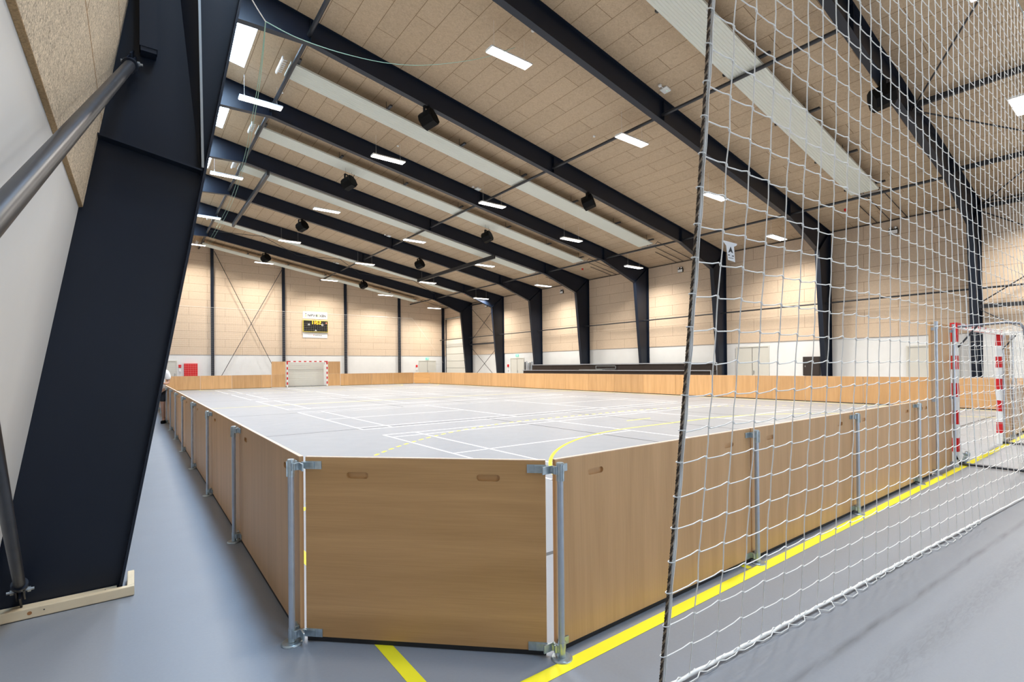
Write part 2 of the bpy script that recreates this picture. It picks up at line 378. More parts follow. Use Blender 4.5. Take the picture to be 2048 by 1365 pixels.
# ---- ceiling, with openings for the skylights
SKX = (1.52, 2.86); SKY_BAYS = [6.55, 11.45, 17.02, 22.15, 27.2, 32.2, 37.2]
SKY_BAYS = [-3.2, 1.6] + SKY_BAYS
ce = MB()
def roof_quad(x0, x1, y0, y1, off, mi):
    ce.add([(x0, y0, zt(x0) + off), (x1, y0, zt(x1) + off), (x1, y1, zt(x1) + off), (x0, y1, zt(x0) + off)], [(0, 1, 2, 3)], mi)
xa = 1.05
roof_quad(xa, SKX[0], YN, YG, 0, 0); roof_quad(SKX[1], XR + .1, YN, YG, 0, 0)
ys = YN
for yc in SKY_BAYS:
    roof_quad(SKX[0], SKX[1], ys, yc - 1.17, 0, 0)
    ys = yc + 1.17
    for y in (yc - 1.17, yc + 1.17):
        ce.add([(SKX[0], y, zt(SKX[0])), (SKX[1], y, zt(SKX[1])), (SKX[1], y, zt(SKX[1]) + .25), (SKX[0], y, zt(SKX[0]) + .25)], [(0, 1, 2, 3)], 1)
    for x in SKX: ce.add([(x, yc - 1.17, zt(x)), (x, yc + 1.17, zt(x)), (x, yc + 1.17, zt(x) + .25), (x, yc - 1.17, zt(x) + .25)], [(0, 1, 2, 3)], 1)
roof_quad(SKX[0], SKX[1], ys, YG, 0, 0)
# roof deck above the boards
ce.add([(xa, YN, zt(xa) + .3), (XR + .1, YN, zt(XR) + .3), (XR + .1, YG, zt(XR) + .3), (xa, YG, zt(xa) + .3)], [(3, 2, 1, 0)], 1)
struct(ce.build('ceiling', [M_CEIL, M_WALL], fix=False))
wn = 0
for yc in SKY_BAYS:
    wn += 1
    k = MB(); x0, x1 = SKX
    k.add([(x0, yc - 1.17, zt(x0) + .12), (x1, yc - 1.17, zt(x1) + .12), (x1, yc + 1.17, zt(x1) + .12), (x0, yc + 1.17, zt(x0) + .12)], [(0, 1, 2, 3)], 0)
    o = k.build('window_%d' % wn, [M_SKY], fix=False); struct(o)

for x0_, x1_ in ((1.5, 5.5), (6.5, 10.5), (11.5, 15.5), (16.5, 20.5)):      # unseen glowing windows added behind the camera to light near boards and floor
    wn += 1; o = bpy.data.objects.new('window_%d' % wn, None); COL.objects.link(o); o['kind'] = 'structure'; o.location = (x0_, YN + .035, .9)
    W_ = x1_ - x0_; k = MB()
    for a, b, c, d in ((0, W_, 0, .07), (0, W_, 1.73, 1.8), (0, .07, .07, 1.73), (W_ - .07, W_, .07, 1.73), (W_ / 2 - .03, W_ / 2 + .03, .07, 1.73)): k.box(a, b, 0, .06, c, d)
    struct(k.build('window_frame', [M_TUBE], o)); k = MB(); k.box(.07, W_ - .07, .01, .02, .07, 1.73); struct(k.build('window_pane', [M_FILL_WIN], o))

# ---- walls
def wall_y(name, y, thick, m_panel):
    """gable: white below, wood-wool boards above, sloping top and leaning left side"""
    k = MB(); t = thick
    k.prism([(xw(0) - .1, 0), (XR + .1, 0), (XR + .1, zt(XR) + .1), (xw(11.62), 11.72)], 1, y, y + t, 0)
    d = -0.03 if t > 0 else 0.03
    k.prism([(xw(DIV) - .02, DIV), (XR, DIV), (XR, zt(XR)), (xw(11.62), 11.60)], 1, y + d, y, 1)
    return struct(k.build(name, [M_WALL, m_panel]))
wall_y('wall_far', YG, 0.3, M_WW_G)
wall_y('wall_near', YN, -0.3, M_WW_G)
k = MB(); k.box(XR, XR + .3, YN, YG, 0, zt(XR) + .1, 0); k.box(XR - .03, XR, YN, YG, DIV, zt(XR), 1)
struct(k.build('wall_right', [M_WALL, M_WW_R]))
# left wall leans inwards; boards stand proud of the plaster and show their sawn edge
M_WW_L = woodwool('wood wool left wall boards', 1, 2, (0.56, 0.48, 0.37), (0.30, 0.20, 0.11), off=(0.55, 0.42), fibre=70.0, jw=0.006, famt=0.55)
M_SAWN = mat('sawn board edge', (0.36, 0.24, 0.12), 0.9, noise=(90, 0.25), bump=(120, 0.8, 0.004))
k = MB()
k.prism([(xw(0), 0), (xw(11.7), 11.7), (xw(11.7) - .3, 11.7), (xw(0) - .3, 0)], 1, YN, YG, 0)
z0 = DIV - .02
k.add([(xw(z0) + .02, YN, z0), (xw(z0) + .02, YG, z0), (xw(11.6) + .02, YG, 11.6), (xw(11.6) + .02, YN, 11.6)], [(0, 1, 2, 3)], 1)
k.add([(xw(z0) + .02, YN, z0), (xw(z0) + .02, YG, z0), (xw(z0), YG, z0 - .006), (xw(z0), YN, z0 - .006)], [(0, 1, 2, 3)], 2)
struct(k.build('wall_left', [M_WALL, M_WW_L, M_SAWN], fix=False))
# cornice seam along the right wall
k = MB(); k.box(XR - .07, XR - .035, YN, YG, zt(XR) - .05, zt(XR) - .02)
struct(k.build('trim_1', [M_TUBE]))

# ================================================================ STEEL
def frame_parts(root):
    """leaning left column, rafter and right column of one portal frame, local y=0"""
    inner = [(-.105, 0), (.402, 2.95), (1.72, 10.42), (3.9, 10.50), (21.1, 7.44), (23.8, 6.45), (24.45, 0)]
    outer = [(xw(0) + .005, 0), (xw(2.95) + .0, 3.06), (1.20, 11.58), (3.9, zt(3.9) - .01), (21.1, zt(21.1) - .01), (25.0, zt(25.0) - .01), (25.0, 0)]
    FW = 0.1; T = 0.008
    def seg(name, i0, i1):
        k = MB()
        for i in range(i0, i1):
            a, b, c, d = inner[i], inner[i + 1], outer[i + 1], outer[i]
            k.prism([a, b, c, d], 1, -T / 2, T / 2)
            for (p, q), lip in (((a, b), 1), ((d, c), -1)):
                dx, dz = q[0] - p[0], q[1] - p[1]; L = math.hypot(dx, dz); nx, nz = dz / L * T * 2 * lip, -dx / L * T * 2 * lip
                k.prism([p, q, (q[0] + nx, q[1] + nz), (p[0] + nx, p[1] + nz)], 1, -FW, FW)
        return k.build(name, [M_NAVY], root)
    seg('column', 0, 2); seg('rafter', 2, 5); seg('column', 5, 6)
    def stiff(p, q, w_=FW, t=.012):
        k = MB(); dx, dz = q[0] - p[0], q[1] - p[1]; L = math.hypot(dx, dz); nx, nz = dz / L * t / 2, -dx / L * t / 2
        k.prism([(p[0] - nx, p[1] - nz), (q[0] - nx, q[1] - nz), (q[0] + nx, q[1] + nz), (p[0] + nx, p[1] + nz)], 1, -w_ + .005, w_ - .005)
        return k.build('stiffener_plate', [M_NAVY], root)
    stiff((.392, 2.95), (xw(3.06) + .01, 3.06)); stiff((1.73, 10.43), (1.19, 11.56)); stiff((3.9, 10.51), (3.9, 11.13))
    stiff((12.85, zbm(12.85) + .02), (12.85, zt(12.85) - .03)); stiff((21.1, 7.46), (21.1, 8.1)); stiff((23.8, 6.46), (24.98, 7.42))
    # tapered haunch plate and hollow box post welded to the web of the left column
    L_ = [(.385, 2.97), (.262, 4.3), (.14, 6.6)]; R_ = [(.392, 2.97), (.376, 4.3), (.36, 6.6)]; k = MB()
    V = [(x, -T / 2, z) for x, z in L_] + [(x, -.092, z) for x, z in R_] + [(x, -T / 2, z) for x, z in R_]
    k.add(V, [(0, 1, 4, 3), (1, 2, 5, 4), (3, 4, 7, 6), (4, 5, 8, 7), (0, 3, 6), (2, 8, 5)]); hp = k.build('haunch_plate', [M_NAVY], root)
    k = MB(); k.add([(x + o, y, z) for x, z in R_ for o, y in ((-.004, -.0935), (.012, -.0935), (.012, -.0925), (-.004, -.0925))],
                    [(0, 1, 5, 4), (4, 5, 9, 8), (1, 2, 6, 5), (5, 6, 10, 9), (2, 3, 7, 6), (6, 7, 11, 10), (3, 0, 4, 7), (7, 4, 8, 11)]); k.build('ground_edge', [M_BOLT], hp)
FLAB = {0: 'dark navy steel portal frame standing just behind the camera position',
        1: 'nearest navy steel portal frame, its broad leaning column filling the photo left side',
        2: 'dark steel portal frame whose right column stands behind the tag on the net',
        3: 'dark steel portal frame carrying the nearest two black speakers in clear view',
        4: 'dark steel portal frame with right column over the middle of the bleachers',
        5: 'dark steel portal frame whose right column stands near the bleachers left third',
        6: 'dark steel portal frame whose right column stands beside the leaning poles',
        7: 'dark steel portal frame at the right side of the cross braced wall bay',
        8: 'farthest dark steel portal frame, beside the white sectional gate'}
proto = None
for i, y in enumerate(FY):
    if proto is None:
        proto = thing('portal_frame', FLAB[i], 'steel frame', (0, y, 0), 0, 'portal frames carrying the roof'); frame_parts(proto)
    else: dup(proto, (0, y, 0), 0, FLAB[i])
    
def bay(i): return FY[i] + .012, FY[i + 1] - .012
BAYN = ['bay behind the camera', 'bay over the near goal', 'bay behind the first speakers pair', 'third bay of the hall', 'fourth bay of the hall', 'middle bay of the hall',
        'bay before the cross braced one', 'cross braced bay', 'last bay before the scoreboard wall']
BAYW = ['over the camera', 'over the near goal', 'between the second and third frames', 'between the third and fourth frames', 'between the fourth and fifth frames',
        'between the fifth and sixth frames', 'between the sixth and seventh frames', 'between the two farthest frames', 'next to the scoreboard wall']
for xx, zz, r_, nm in ((3.87, 10.72, .06, 'high left row'), (12.85, 9.12, .05, 'middle row'), (21.35, 7.62, .05, 'low right row')):
    proto = None
    for i in range(1, 9):
        y0 = FY[i] + .012; y1 = (FY[i + 1] - .012) if i < 8 else YG - .05
        k = MB(); k.tube([(0, 0, 0), (0, y1 - y0, 0)], r_, 12)
        o = k.build('tie_tube', [M_TUBE]); o.location = (xx, y0, zz)
        tag(o, 'dark tie tube, %s, %s' % (nm, BAYW[i]), 'roof tube', 'tie tubes between the rafters')
for i in range(1, 9):                                            # rail along the right wall
    y0 = FY[i] + .012; y1 = (FY[i + 1] - .012) if i < 8 else YG - .05
    k = MB(); k.tube([(0, 0, 0), (0, y1 - y0, 0)], .035, 10); o = k.build('wall_rail', [M_TUBE]); o.location = (24.6, y0, 4.2)
    tag(o, 'thin dark rail along the right wall, %s' % BAYW[i], 'rail', 'rail tubes along the right wall')
k = MB(); k.tube([(0, 0, 0), (0, 4.98, 0)], .035, 10); o = k.build('wall_rail', [M_TUBE]); o.location = (24.6, FY[0] + .012, 4.2)
tag(o, 'thin dark rail along the right wall, right of the near goal in the photo', 'rail', 'rail tubes along the right wall')
# box beams slung at rafter bottom level
for xx, a, b, lab in ((4.75, 5, 7, 'deep dark box beam under the roof at the hall left, over the green cords'),
                      (17.05, 5, 7, 'deep dark box beam under the roof right of centre, before the braced bay')):
    k = MB(); k.box(-.06, .06, 0, FY[a] + 10.1 - FY[a], -.11, .11)
    o = k.build('box_beam', [M_TUBE]); o.location = (xx, FY[a] - .1, zbm(xx) - .125); tag(o, lab, 'beam', 'box beams under the rafters')
for xx, zz, lab in ((17.2, 8.62, 'dark purlin beam behind the net top, with bracing rods meeting it'), (21.6, 7.85, 'dark purlin beam behind the net, second from the top right'),
                    (24.75, 7.2, 'dark eaves beam behind the net at the wall top'), (9.0, 10.05, 'dark purlin beam above the camera position')):
    k = MB(); k.box(-.055, .055, 0, FY[1] - FY[0] - .03, -.07, .07); o = k.build('purlin_beam', [M_TUBE]); o.location = (xx, FY[0] + .015, zz)
    tag(o, lab, 'beam', 'purlins in the bay nearest the camera')
def rod(name, p, q, r_, lab, cat, grp, m_=M_TUBE, n=8):
    k = MB(); p = Vector(p); q = Vector(q); k.tube([(0, 0, 0), q - p], r_, n); o = k.build(name, [m_]); o.location = p
    return tag(o, lab, cat, grp)
G1 = 'bracing rods behind the net'
yA, yB = FY[0] + .03, FY[1] - .03
rod('brace_rod', (17.2, yB, 8.5), (9.1, yA, 9.9), .022, 'thin roof bracing rod rising steeply left from the purlin behind the net', 'brace rod', G1)
rod('brace_rod', (17.2, yB, 8.5), (24.7, yA, 7.15), .022, 'thin roof bracing rod running down right from the purlin behind the net', 'brace rod', G1)
rod('brace_rod', (24.7, yB, 7.15), (17.2, yA, 8.5), .022, 'thin roof bracing rod rising right from the eaves behind the net', 'brace rod', G1)
def wall_brace(y0, y1, where, grp):
    y0 += .05; y1 -= .05
    rod('brace_rod', (24.75, y0, 3.65), (24.75, y1, 7.1), .02, 'upper wall bracing rod rising away from camera, %s' % where, 'brace rod', grp)
    rod('brace_rod', (24.70, y1, 3.65), (24.70, y0, 7.1), .02, 'upper wall bracing rod falling away from camera, %s' % where, 'brace rod', grp)
    rod('brace_rod', (24.75, y0, .05), (24.75, y1, 3.45), .02, 'lower wall bracing rod rising away from camera, %s' % where, 'brace rod', grp)
    rod('brace_rod', (24.70, y1, .05), (24.70, y0, 3.45), .02, 'lower wall bracing rod falling away from camera, %s' % where, 'brace rod', grp)
    k = MB(); k.box(-.06, .06, 0, y1 - y0, -.07, .07); o = k.build('wall_beam', [M_TUBE]); o.location = (24.75, y0, 3.55)
    tag(o, 'level dark beam between crossed wall rods, %s' % where, 'beam', 'beams between wall bracing')
wall_brace(FY[7], FY[8], 'in the far braced bay', 'far wall bracing'); wall_brace(FY[0], FY[1], 'behind the near goal and net', 'near wall bracing')
k = MB(); k.tube([(24.85, FY[7] + .03, 7.2), (24.85, FY[8] - .03, 7.2)], .06, 8); o = k.build('eaves_tube', [M_TUBE]); tag(o, 'short dark eaves tube at the top of the far braced wall bay', 'tube')
for a, b, lab in ((4.0, 9.6, 'left'), (9.6, 14.3, 'middle'), (14.3, 21.3, 'right')):
    y0, y1 = FY[7] + .05, FY[8] - .05
    rod('brace_rod', (a, y0, zt(a) - .2), (b, y1, zt(b) - .2), .018, 'thin roof rod of the far braced bay, %s pair, falling away' % lab, 'brace rod', 'roof rods of the far braced bay')
    rod('brace_rod', (b, y0, zt(b) - .24), (a, y1, zt(a) - .24), .018, 'thin roof rod of the far braced bay, %s pair, rising away' % lab, 'brace rod', 'roof rods of the far braced bay')

# gable wind columns with cross bracing
GCX = [4.72, 9.84, 15.0, 20.15, 24.9]
gl = ['dark gable post left of the crossed rods, full height', 'dark gable post right of the crossed rods, left of the scoreboard', 'dark gable post right of the scoreboard',
      'dark gable post left of the far double door', 'dark gable post in the far right corner']
proto = None
for x, lab in zip(GCX, gl):
    h = zt(x) - .02; k = MB(); k.box(-.10, .10, -.012, 0, 0, h); k.box(-.10, .10, -.2, -.188, 0, h); k.box(-.005, .005, -.188, -.012, 0, h)
    o = k.build('gable_post', [M_NAVY]); o.location = (x, YG - .045, 0); tag(o, lab, 'steel post', 'posts of the gable wall')
rod('brace_rod', (4.85, YG - .3, 10.6), (9.7, YG - .3, .1), .022, 'long crossed gable rod starting high at the left gable post', 'brace rod', 'crossed rods of the gable')
rod('brace_rod', (9.75, YG - .35, 9.8), (4.85, YG - .35, .1), .022, 'long crossed gable rod starting high at the post left of the scoreboard', 'brace rod', 'crossed rods of the gable')

# ---- the two pipe braces on the near left column
def pipe_brace(name, p, q, r_, lab, up):
    """pipe with a flattened fork end, gusset and bolt where it meets the column web"""
    p = Vector(p); q = Vector(q); t = thing(name, lab, 'brace pipe', p, 0, 'pipe braces beside the near column'); d = (q - p).normalized()
    k = MB(); k.tube([d * .10, q - p], r_, 20); k.build('pipe', [M_PIPE], t)
    k = MB(); k.tube([d * .05, d * .085, d * .09, d * .13], [r_ * .9, r_ * 1.25, r_ * 1.45, r_ * 1.45], 20); k.build('collar', [M_NAVY], t)
    k = MB(); u = Vector((0, 0, 1))
    side = d.cross(u).normalized()
    for s_ in (-1, 1): k.bar(side * s_ * .018 - d * .07, side * s_ * .018 + d * .10, .008, .075, up=u)
    k.build('fork_plate', [M_NAVY], t)
    k = MB(); k.bar(-d * .13 - u * .0, d * .05, .010, .13, up=u); k.build('gusset_plate', [M_NAVY], t)
    k = MB(); k.tube([side * -.045, side * -.03], .017, 6, smooth=False); k.tube([side * .03, side * .046], .017, 6, smooth=False); k.tube([side * -.06, side * .062], .009, 10); k.build('bolt', [M_BOLT], t)
    return t
pipe_brace('brace_pipe', (-.012, 4.27, 3.60), (-.55, -.55, .25), .031, 'thick grey pipe brace falling left from the wood clad wall across the photo corner', 1)
pipe_brace('brace_pipe', (-.565, 4.22, .165), (-.16, -.55, 3.55), .027, 'dark pipe brace rising from the pine plinth at the photo left edge', 1)
k = MB(); k.box(.0, .10, -.10, 0, 0, .72); k.box(.005, .095, -.095, -.005, -.03, 0); o = k.build('box_post', [M_NAVY]); o.location = (.03, 4.33, 3.72)
tag(o, 'short dark hollow steel post above the upper pipe brace on the near column', 'steel post')

# ---- pine plinth round the near column foot
t = thing('column_plinth', 'pale pine plinth boards framing the foot of the near leaning column', 'plinth', (0, 0, 0))
k = MB(); k.bbox(-.70, -.016, 4.165, 4.205, .004, .066, .006); k.build('front_board', [M_PINE], t)
k = MB(); k.bbox(-.055, -.016, 4.206, 4.50, .004, .066, .006); k.build('end_board', [M_PINE], t)
k = MB(); k.bbox(-.70, -.11, 4.215, 4.325, .004, .040, .003); k.build('inner_board', [M_PINE], t)
k = MB()
k.tube([(-.52, 4.1645, .036), (-.52, 4.1655, .036)], .011, 14); kn = k.build('knot', [M_KNOT], t)
k = MB()
for x in (-.455,): k.tube([(x, 4.1640, .04), (x, 4.1656, .04)], .0038, 10)
k.tube([(-.415, 4.26, .039), (-.415, 4.26, .0406)], .004, 10); k.tube([(-.17, 4.28, .039), (-.17, 4.28, .0406)], .004, 10)
k.build('screw_hole', [M_INK], t)

# ================================================================ LUMINAIRES
def lum_parts(root, h):
    k = MB(); k.prism([(-.13, .028), (-.16, 0), (-.16, -.028), (.16, -.028), (.16, 0), (.13, .028)], 0, -.66, .66); hs_ = k.build('housing', [M_WHITE], root)
    k = MB(); k.bbox(-.64, .64, -.145, .145, -.040, -.0285, .003); k.build('diffuser', [M_LAMP], hs_)
    for s_ in (-1, 1):
        k = MB(); k.tube([(s_ * .5, -.07, .028), (s_ * .5, 0, .16), (s_ * .5, .07, .028)], .003, 6); k.tube([(s_ * .5, 0, .16), (s_ * .5, 0, h)], .003, 6); k.build('suspension_wire', [M_WHITE], root)
SL = math.atan(0.175)
LX = [3.40, 7.92, 12.86, 17.75, 22.6]; LY = [2.25, 10.5, 18.42, 26.3, 34.1, 42.15]
rown = ['leftmost row', 'second row from the left', 'middle row', 'fourth row from the left', 'row nearest the right wall']
liney = ['rank above the camera', 'nearest rank in clear view', 'second rank away from camera', 'third rank away from camera', 'fourth rank away from camera', 'farthest rank beside the scoreboard wall']
proto = None
for j, y in enumerate(LY):
    for i, x in enumerate(LX):
        lab = 'lit white suspended ceiling lamp, %s, %s' % (rown[i], liney[j]); z = zt(x) - .78
        if proto is None:
            proto = thing('ceiling_lamp', lab, 'ceiling lamp', (x, y, z), 0, 'suspended hall lamps'); lum_parts(proto, .78); o = proto
        else: o = dup(proto, (x, y, z), 0, lab)
        ld = bpy.data.lights.new('lamp_light', 'AREA'); ld.shape = 'RECTANGLE'; ld.size = 1.26; ld.size_y = .28; ld.energy = LAMP_W; ld.color = LAMP_COL
        ld.spread = math.radians(142)
        lo = bpy.data.objects.new('lamp_light', ld); COL.objects.link(lo); lo.location = (0, 0, -.045); lo.parent = o

# ================================================================ RADIANT HEATING PANELS
def heater_parts(root, y_w):
    x0, x1 = 3.8, 21.2; k = MB(); dz = .40; n = 12
    for s_ in range(n):                                   # corrugated underside: long ribs
        ya = -y_w / 2 + y_w * s_ / n; yb = ya + y_w / n; h_ = .012
        P = [(ya, 0), (ya + .2 * (yb - ya), h_), (yb - .2 * (yb - ya), h_), (yb, 0)]
        V = [(x, py, zt(x) - dz + pz) for x in (x0, x1) for py, pz in P]
        k.add(V, [(0, 1, 5, 4), (1, 2, 6, 5), (2, 3, 7, 6)])
    V = [(x, s_ * y_w / 2, zt(x) - dz + z) for x in (x0, x1) for s_ in (-1, 1) for z in (0, .06)]
    k.add(V, [(0, 1, 5, 4), (2, 6, 7, 3), (1, 3, 7, 5), (0, 2, 3, 1), (4, 5, 7, 6)])
    k.build('radiant_sheet', [M_HEAT], root, fix=False)
    for xe in (x0 - .16, x1 + .34):
        k = MB(); k.box(xe - .09, xe - .05, -y_w / 2 - .03, y_w / 2 + .03, zt(xe) - dz - .01, zt(xe) - dz + .09)
        for s_ in range(7): yy = -y_w / 2 + .08 + s_ * (y_w - .16) / 6; k.box(xe - .055, xe + .07, yy - .012, yy + .012, zt(xe) - dz + .02, zt(xe) - dz + .045)
        k.build('end_header', [M_WHITE], root)
    for s_ in (-1, 1):
        k = MB(); k.tube([(x1 + .34, s_ * .28, zt(x1 + .34) - dz + .03), (x1 + .6, s_ * .28, zt(x1 + .6) - .07), (24.9, s_ * .28, zt(24.9) - .07)], .016, 6); k.build('supply_pipe', [M_TUBE], root)
    k = MB(); k.tube([(23.0, .75, zt(23.0) - .05), (24.9, .75, zt(24.9) - .05)], .016, 6); k.build('supply_pipe', [M_TUBE], root)
    for x in (4.0, 6.9, 9.8, 12.7, 15.6, 18.4, 20.9):
        k = MB(); k.box(x - .045, x + .045, -y_w / 2 - .27, y_w / 2 + .1, zt(x) - dz + .065, zt(x) - dz + .12)
        for s_ in (-1, 1): k.box(x - .006, x + .006, s_ * (y_w / 2 - .15) - .006, s_ * (y_w / 2 - .15) + .006, zt(x) - dz + .10, zt(x))
        k.build('hanger_bracket', [M_TUBE], root)
hl = ['cream ribbed radiant heating strip crossing behind the top of the net', 'cream ribbed heating strip, nearest one seen whole, over the second lamp rank',
      'cream ribbed heating strip, second whole one from camera', 'cream ribbed heating strip above the green hoist cords end', 'cream ribbed heating strip in the far braced bay',
      'cream ribbed heating strip along the scoreboard wall']
proto = None
for y, lab in zip((6.72, 16.48, 21.42, 25.75, 35.7, 43.25), hl):
    if proto is None: proto = thing('heating_panel', lab, 'heating panel', (0, y, 0), 0, 'radiant heating strips'); heater_parts(proto, .88)
    else: dup(proto, (0, y, 0), 0, lab)

# ================================================================ SPEAKERS
def speaker_parts(root, hang):
    k = MB(); P = [(-.29, -.08), (-.16, -.26), (.12, -.27), (.29, -.10), (.24, .12), (.10, .24), (-.10, .24), (-.24, .10)]
    k.prism([(a, b) for a, b in P], 1, -.22, .22)
    M_ = Matrix.Rotation(math.radians(-18), 4, 'X')
    k.v = [tuple(M_ @ Vector(q)) for q in k.v]; cab = k.build('cabinet', [M_BLACK], root)
    k = MB(); k.prism([(-.15, -.22), (.15, -.22), (.19, -.18), (.13, .16), (-.13, .16), (-.19, -.18)], 1, -.232, -.221)
    k.v = [tuple(M_ @ Vector(q)) for q in k.v]; k.build('grille', [M_BLACK], cab)
    k = MB()
    for s_ in (-1, 1): k.box(s_ * .24 - .012, s_ * .24 + .012, -.04, .04, -.05, .30)
    k.box(-.25, .25, -.04, .04, .29, .31); k.build('yoke_bracket', [M_BLACK], root)
    k = MB()
    if hang: 
        for s_ in (-1, 1): k.tube([(s_ * .2, 0, .31), (s_ * .2, 0, hang)], .004, 6)
        k.build('suspension_wire', [M_TUBE], root)
        k = MB(); k.tube([(.12, .1, .2), (.25, .1, .27), (.36, .08, .30), (.42, .05, .5), (.40, .02, .72), (.28, 0, hang - .05)], .012, 6); k.build('cable', [M_BLACK], root)
    else: k.box(-.05, .05, -.05, .05, .31, .42); k.build('mounting_foot', [M_BLACK], root)
sp = [(7.52, 14.31, 0, 'black speaker under the third rafter, left one, nearest left'), (14.75, 14.31, 0, 'black speaker under the third rafter, right of centre'),
      (7.45, 21.6, .9, 'black speaker hung on wires with a looped cable, left row'), (14.72, 21.6, .9, 'black speaker hung on wires with a looped cable, right row'),
      (7.47, 29.35, 0, 'black speaker at the third place away in the left row'), (14.70, 29.35, 0, 'black speaker at the third place away in the right row'),
      (7.50, 39.35, 0, 'farthest small black speaker in the left row'), (14.70, 39.35, 0, 'farthest small black speaker in the right row'),
      (14.9, 4.34, 0, 'black speaker seen behind the net near its top')]
for x, y, h, lab in sp:
    z = zt(x) - .95
    if not h: z = zbm(x) - .40
    t = thing('loudspeaker', lab, 'speaker', (x, y, z), math.radians(30), 'black hall speakers'); speaker_parts(t, h)

# ================================================================ SMALL CEILING DEVICES
def roofed(k, name, mats, loc, parent=None):
    o = k.build(name, mats, parent); o.location = loc; o.rotation_euler = (0, SL, 0); return o
wl = ['white wireless box with green light on the ceiling near the net edge', 'white wireless box on the ceiling beside the second lamp rank',
      'small white wireless box on the ceiling over the third rank', 'farthest small white wireless box on the ceiling']
for (x, y), lab in zip(((12.5, 9.0), (12.5, 19.1), (12.5, 29.15), (12.5, 39.0)), wl):
    t = thing('wireless_access_point', lab, 'wifi box', (x, y - .05, zt(x) - .02)); t.rotation_euler = (0, SL, 0)
    k = MB(); k.bbox(-.12, .12, -.12, .12, -.045, .015, .02); hs_ = k.build('housing', [M_WHITE], t)
    k = MB(); k.tube([(.03, -.03, -.048), (.03, -.03, -.043)], .008, 8); k.build('status_light', [M_LEDG], hs_)
    k = MB(); k.bbox(-.30, -.22, -.04, .04, -.05, .015, .01); k.tube([(-.22, 0, -.02), (-.12, 0, -.02)], .008, 6); k.build('cable_box', [M_WHITE], t)
for (x, y), lab in zip(((23.1, 7.99), (23.1, 22.98), (22.85, 36.96)), ('small red ceiling siren seen through the net', 'small red ceiling siren above the bleachers', 'farthest small red ceiling siren')):
    k = MB(); k.tube([(0, 0, .0), (0, 0, -.05), (0, 0, -.09)], [.06, .06, .045], 14); o = k.build('fire_siren', [M_RED]); o.location = (x, y, zt(x)); o.rotation_euler = (0, SL, 0); tag(o, lab, 'siren', 'red fire sirens')
for i, (x, y) in enumerate(((8.4, 10.1), (12.9, 12.2), (4.1, 18.6), (8.4, 18.6))):
    k = MB(); k.tube([(0, 0, 0), (0, 0, -.03), (0, 0, -.045)], [.045, .045, .02], 14); o = k.build('ceiling_rose', [M_WHITE]); o.location = (x, y, zt(x)); o.rotation_euler = (0, SL, 0)
    tag(o, 'small round white cable rose on the ceiling near the %s lamp' % ('first clear', 'first clear middle', 'leftmost second rank', 'second rank')[i], 'cable rose', 'ceiling cable roses')
for y, lab in ((6.92, 'twin headed emergency light high on the wall behind the net'), (17.0, 'twin headed emergency light high on the wall left of the net edge'),
               (27.0, 'twin headed emergency light high on the wall above the bleachers left part'), (36.9, 'farthest twin headed emergency light high on the right wall')):
    t = thing('emergency_light', lab, 'emergency light', (XR - .03, y, 6.92), 0, 'twin headed emergency lights')
    k = MB(); k.bbox(-.09, 0, -.16, .16, -.1, .1, .01); k.build('housing', [M_BLACK], t); k = MB(); k.bbox(-.095, -.088, -.15, .15, -.095, .06, .003); k.build('front_cover', [M_WHITE], t)
    for s_ in (-1, 1):
        k = MB(); k.tube([(-.10, s_ * .09, .15), (-.03, s_ * .09, .15)], [.055, .05], 14); lh = k.build('lamp_head', [M_BLACK], t); k = MB(); k.tube([(-.104, s_ * .09, .15), (-.099, s_ * .09, .15)], .044, 14); k.build('lens', [M_WHITE], lh)

# ================================================================ DOORS AND WALL FITTINGS
dn = 0
def wall_door(y0, y1, h, double, m_, side='x', reveal=.0):
    """door in the right wall (side x) or in the far wall (side y)"""
    global dn; dn += 1
    o = bpy.data.objects.new('door_%d' % dn, None); COL.objects.link(o); o['kind'] = 'structure'
    W = abs(y1 - y0)
    if side == 'x': o.location = (XR, (y0 + y1) / 2, 0); o.rotation_euler = (0, 0, -PI / 2)
    else: o.location = ((y0 + y1) / 2, YG, 0)
    k = MB(); k.box(-W / 2, -W / 2 + .06, -.06, 0, 0, h); k.box(W / 2 - .06, W / 2, -.06, 0, 0, h); k.box(-W / 2 + .06, W / 2 - .06, -.06, 0, h - .06, h); struct(k.build('door_frame', [M_DOOR], o))
    lv = [(-W / 2 + .06, -.004), (.004, W / 2 - .06)] if double else [(-W / 2 + .06, W / 2 - .06)]
    for a, b in lv:
        k = MB(); k.bbox(a, b, -.035, -.002, .01, h - .065, .003); struct(k.build('door_leaf', [m_], o))
    k = MB()
    hx = .07 if double else W / 2 - .16
    k.bbox(hx - .02, hx + .02, -.045, -.036, 1.0, 1.2, .004); k.tube([(hx, -.045, 1.12), (hx, -.085, 1.12), (hx + .11, -.085, 1.12)], .009, 8); struct(k.build('door_handle', [M_BOLT], o))
    if double: k = MB(); k.box(-.008, .008, -.045, -.036, .01, h - .07); struct(k.build('astragal', [M_TUBE], o))
    return o
wall_door(31.6, 33.4, 2.2, True, M_DOOR); wall_door(12.05, 13.75, 2.42, True, M_DOOR); wall_door(4.9, 6.55, 2.2, True, M_DOOR)
wall_door(22.2, 24.1, 2.15, True, M_DOOR, 'y'); wall_door(1.25, 2.45, 2.15, False, M_DOOR, 'y')
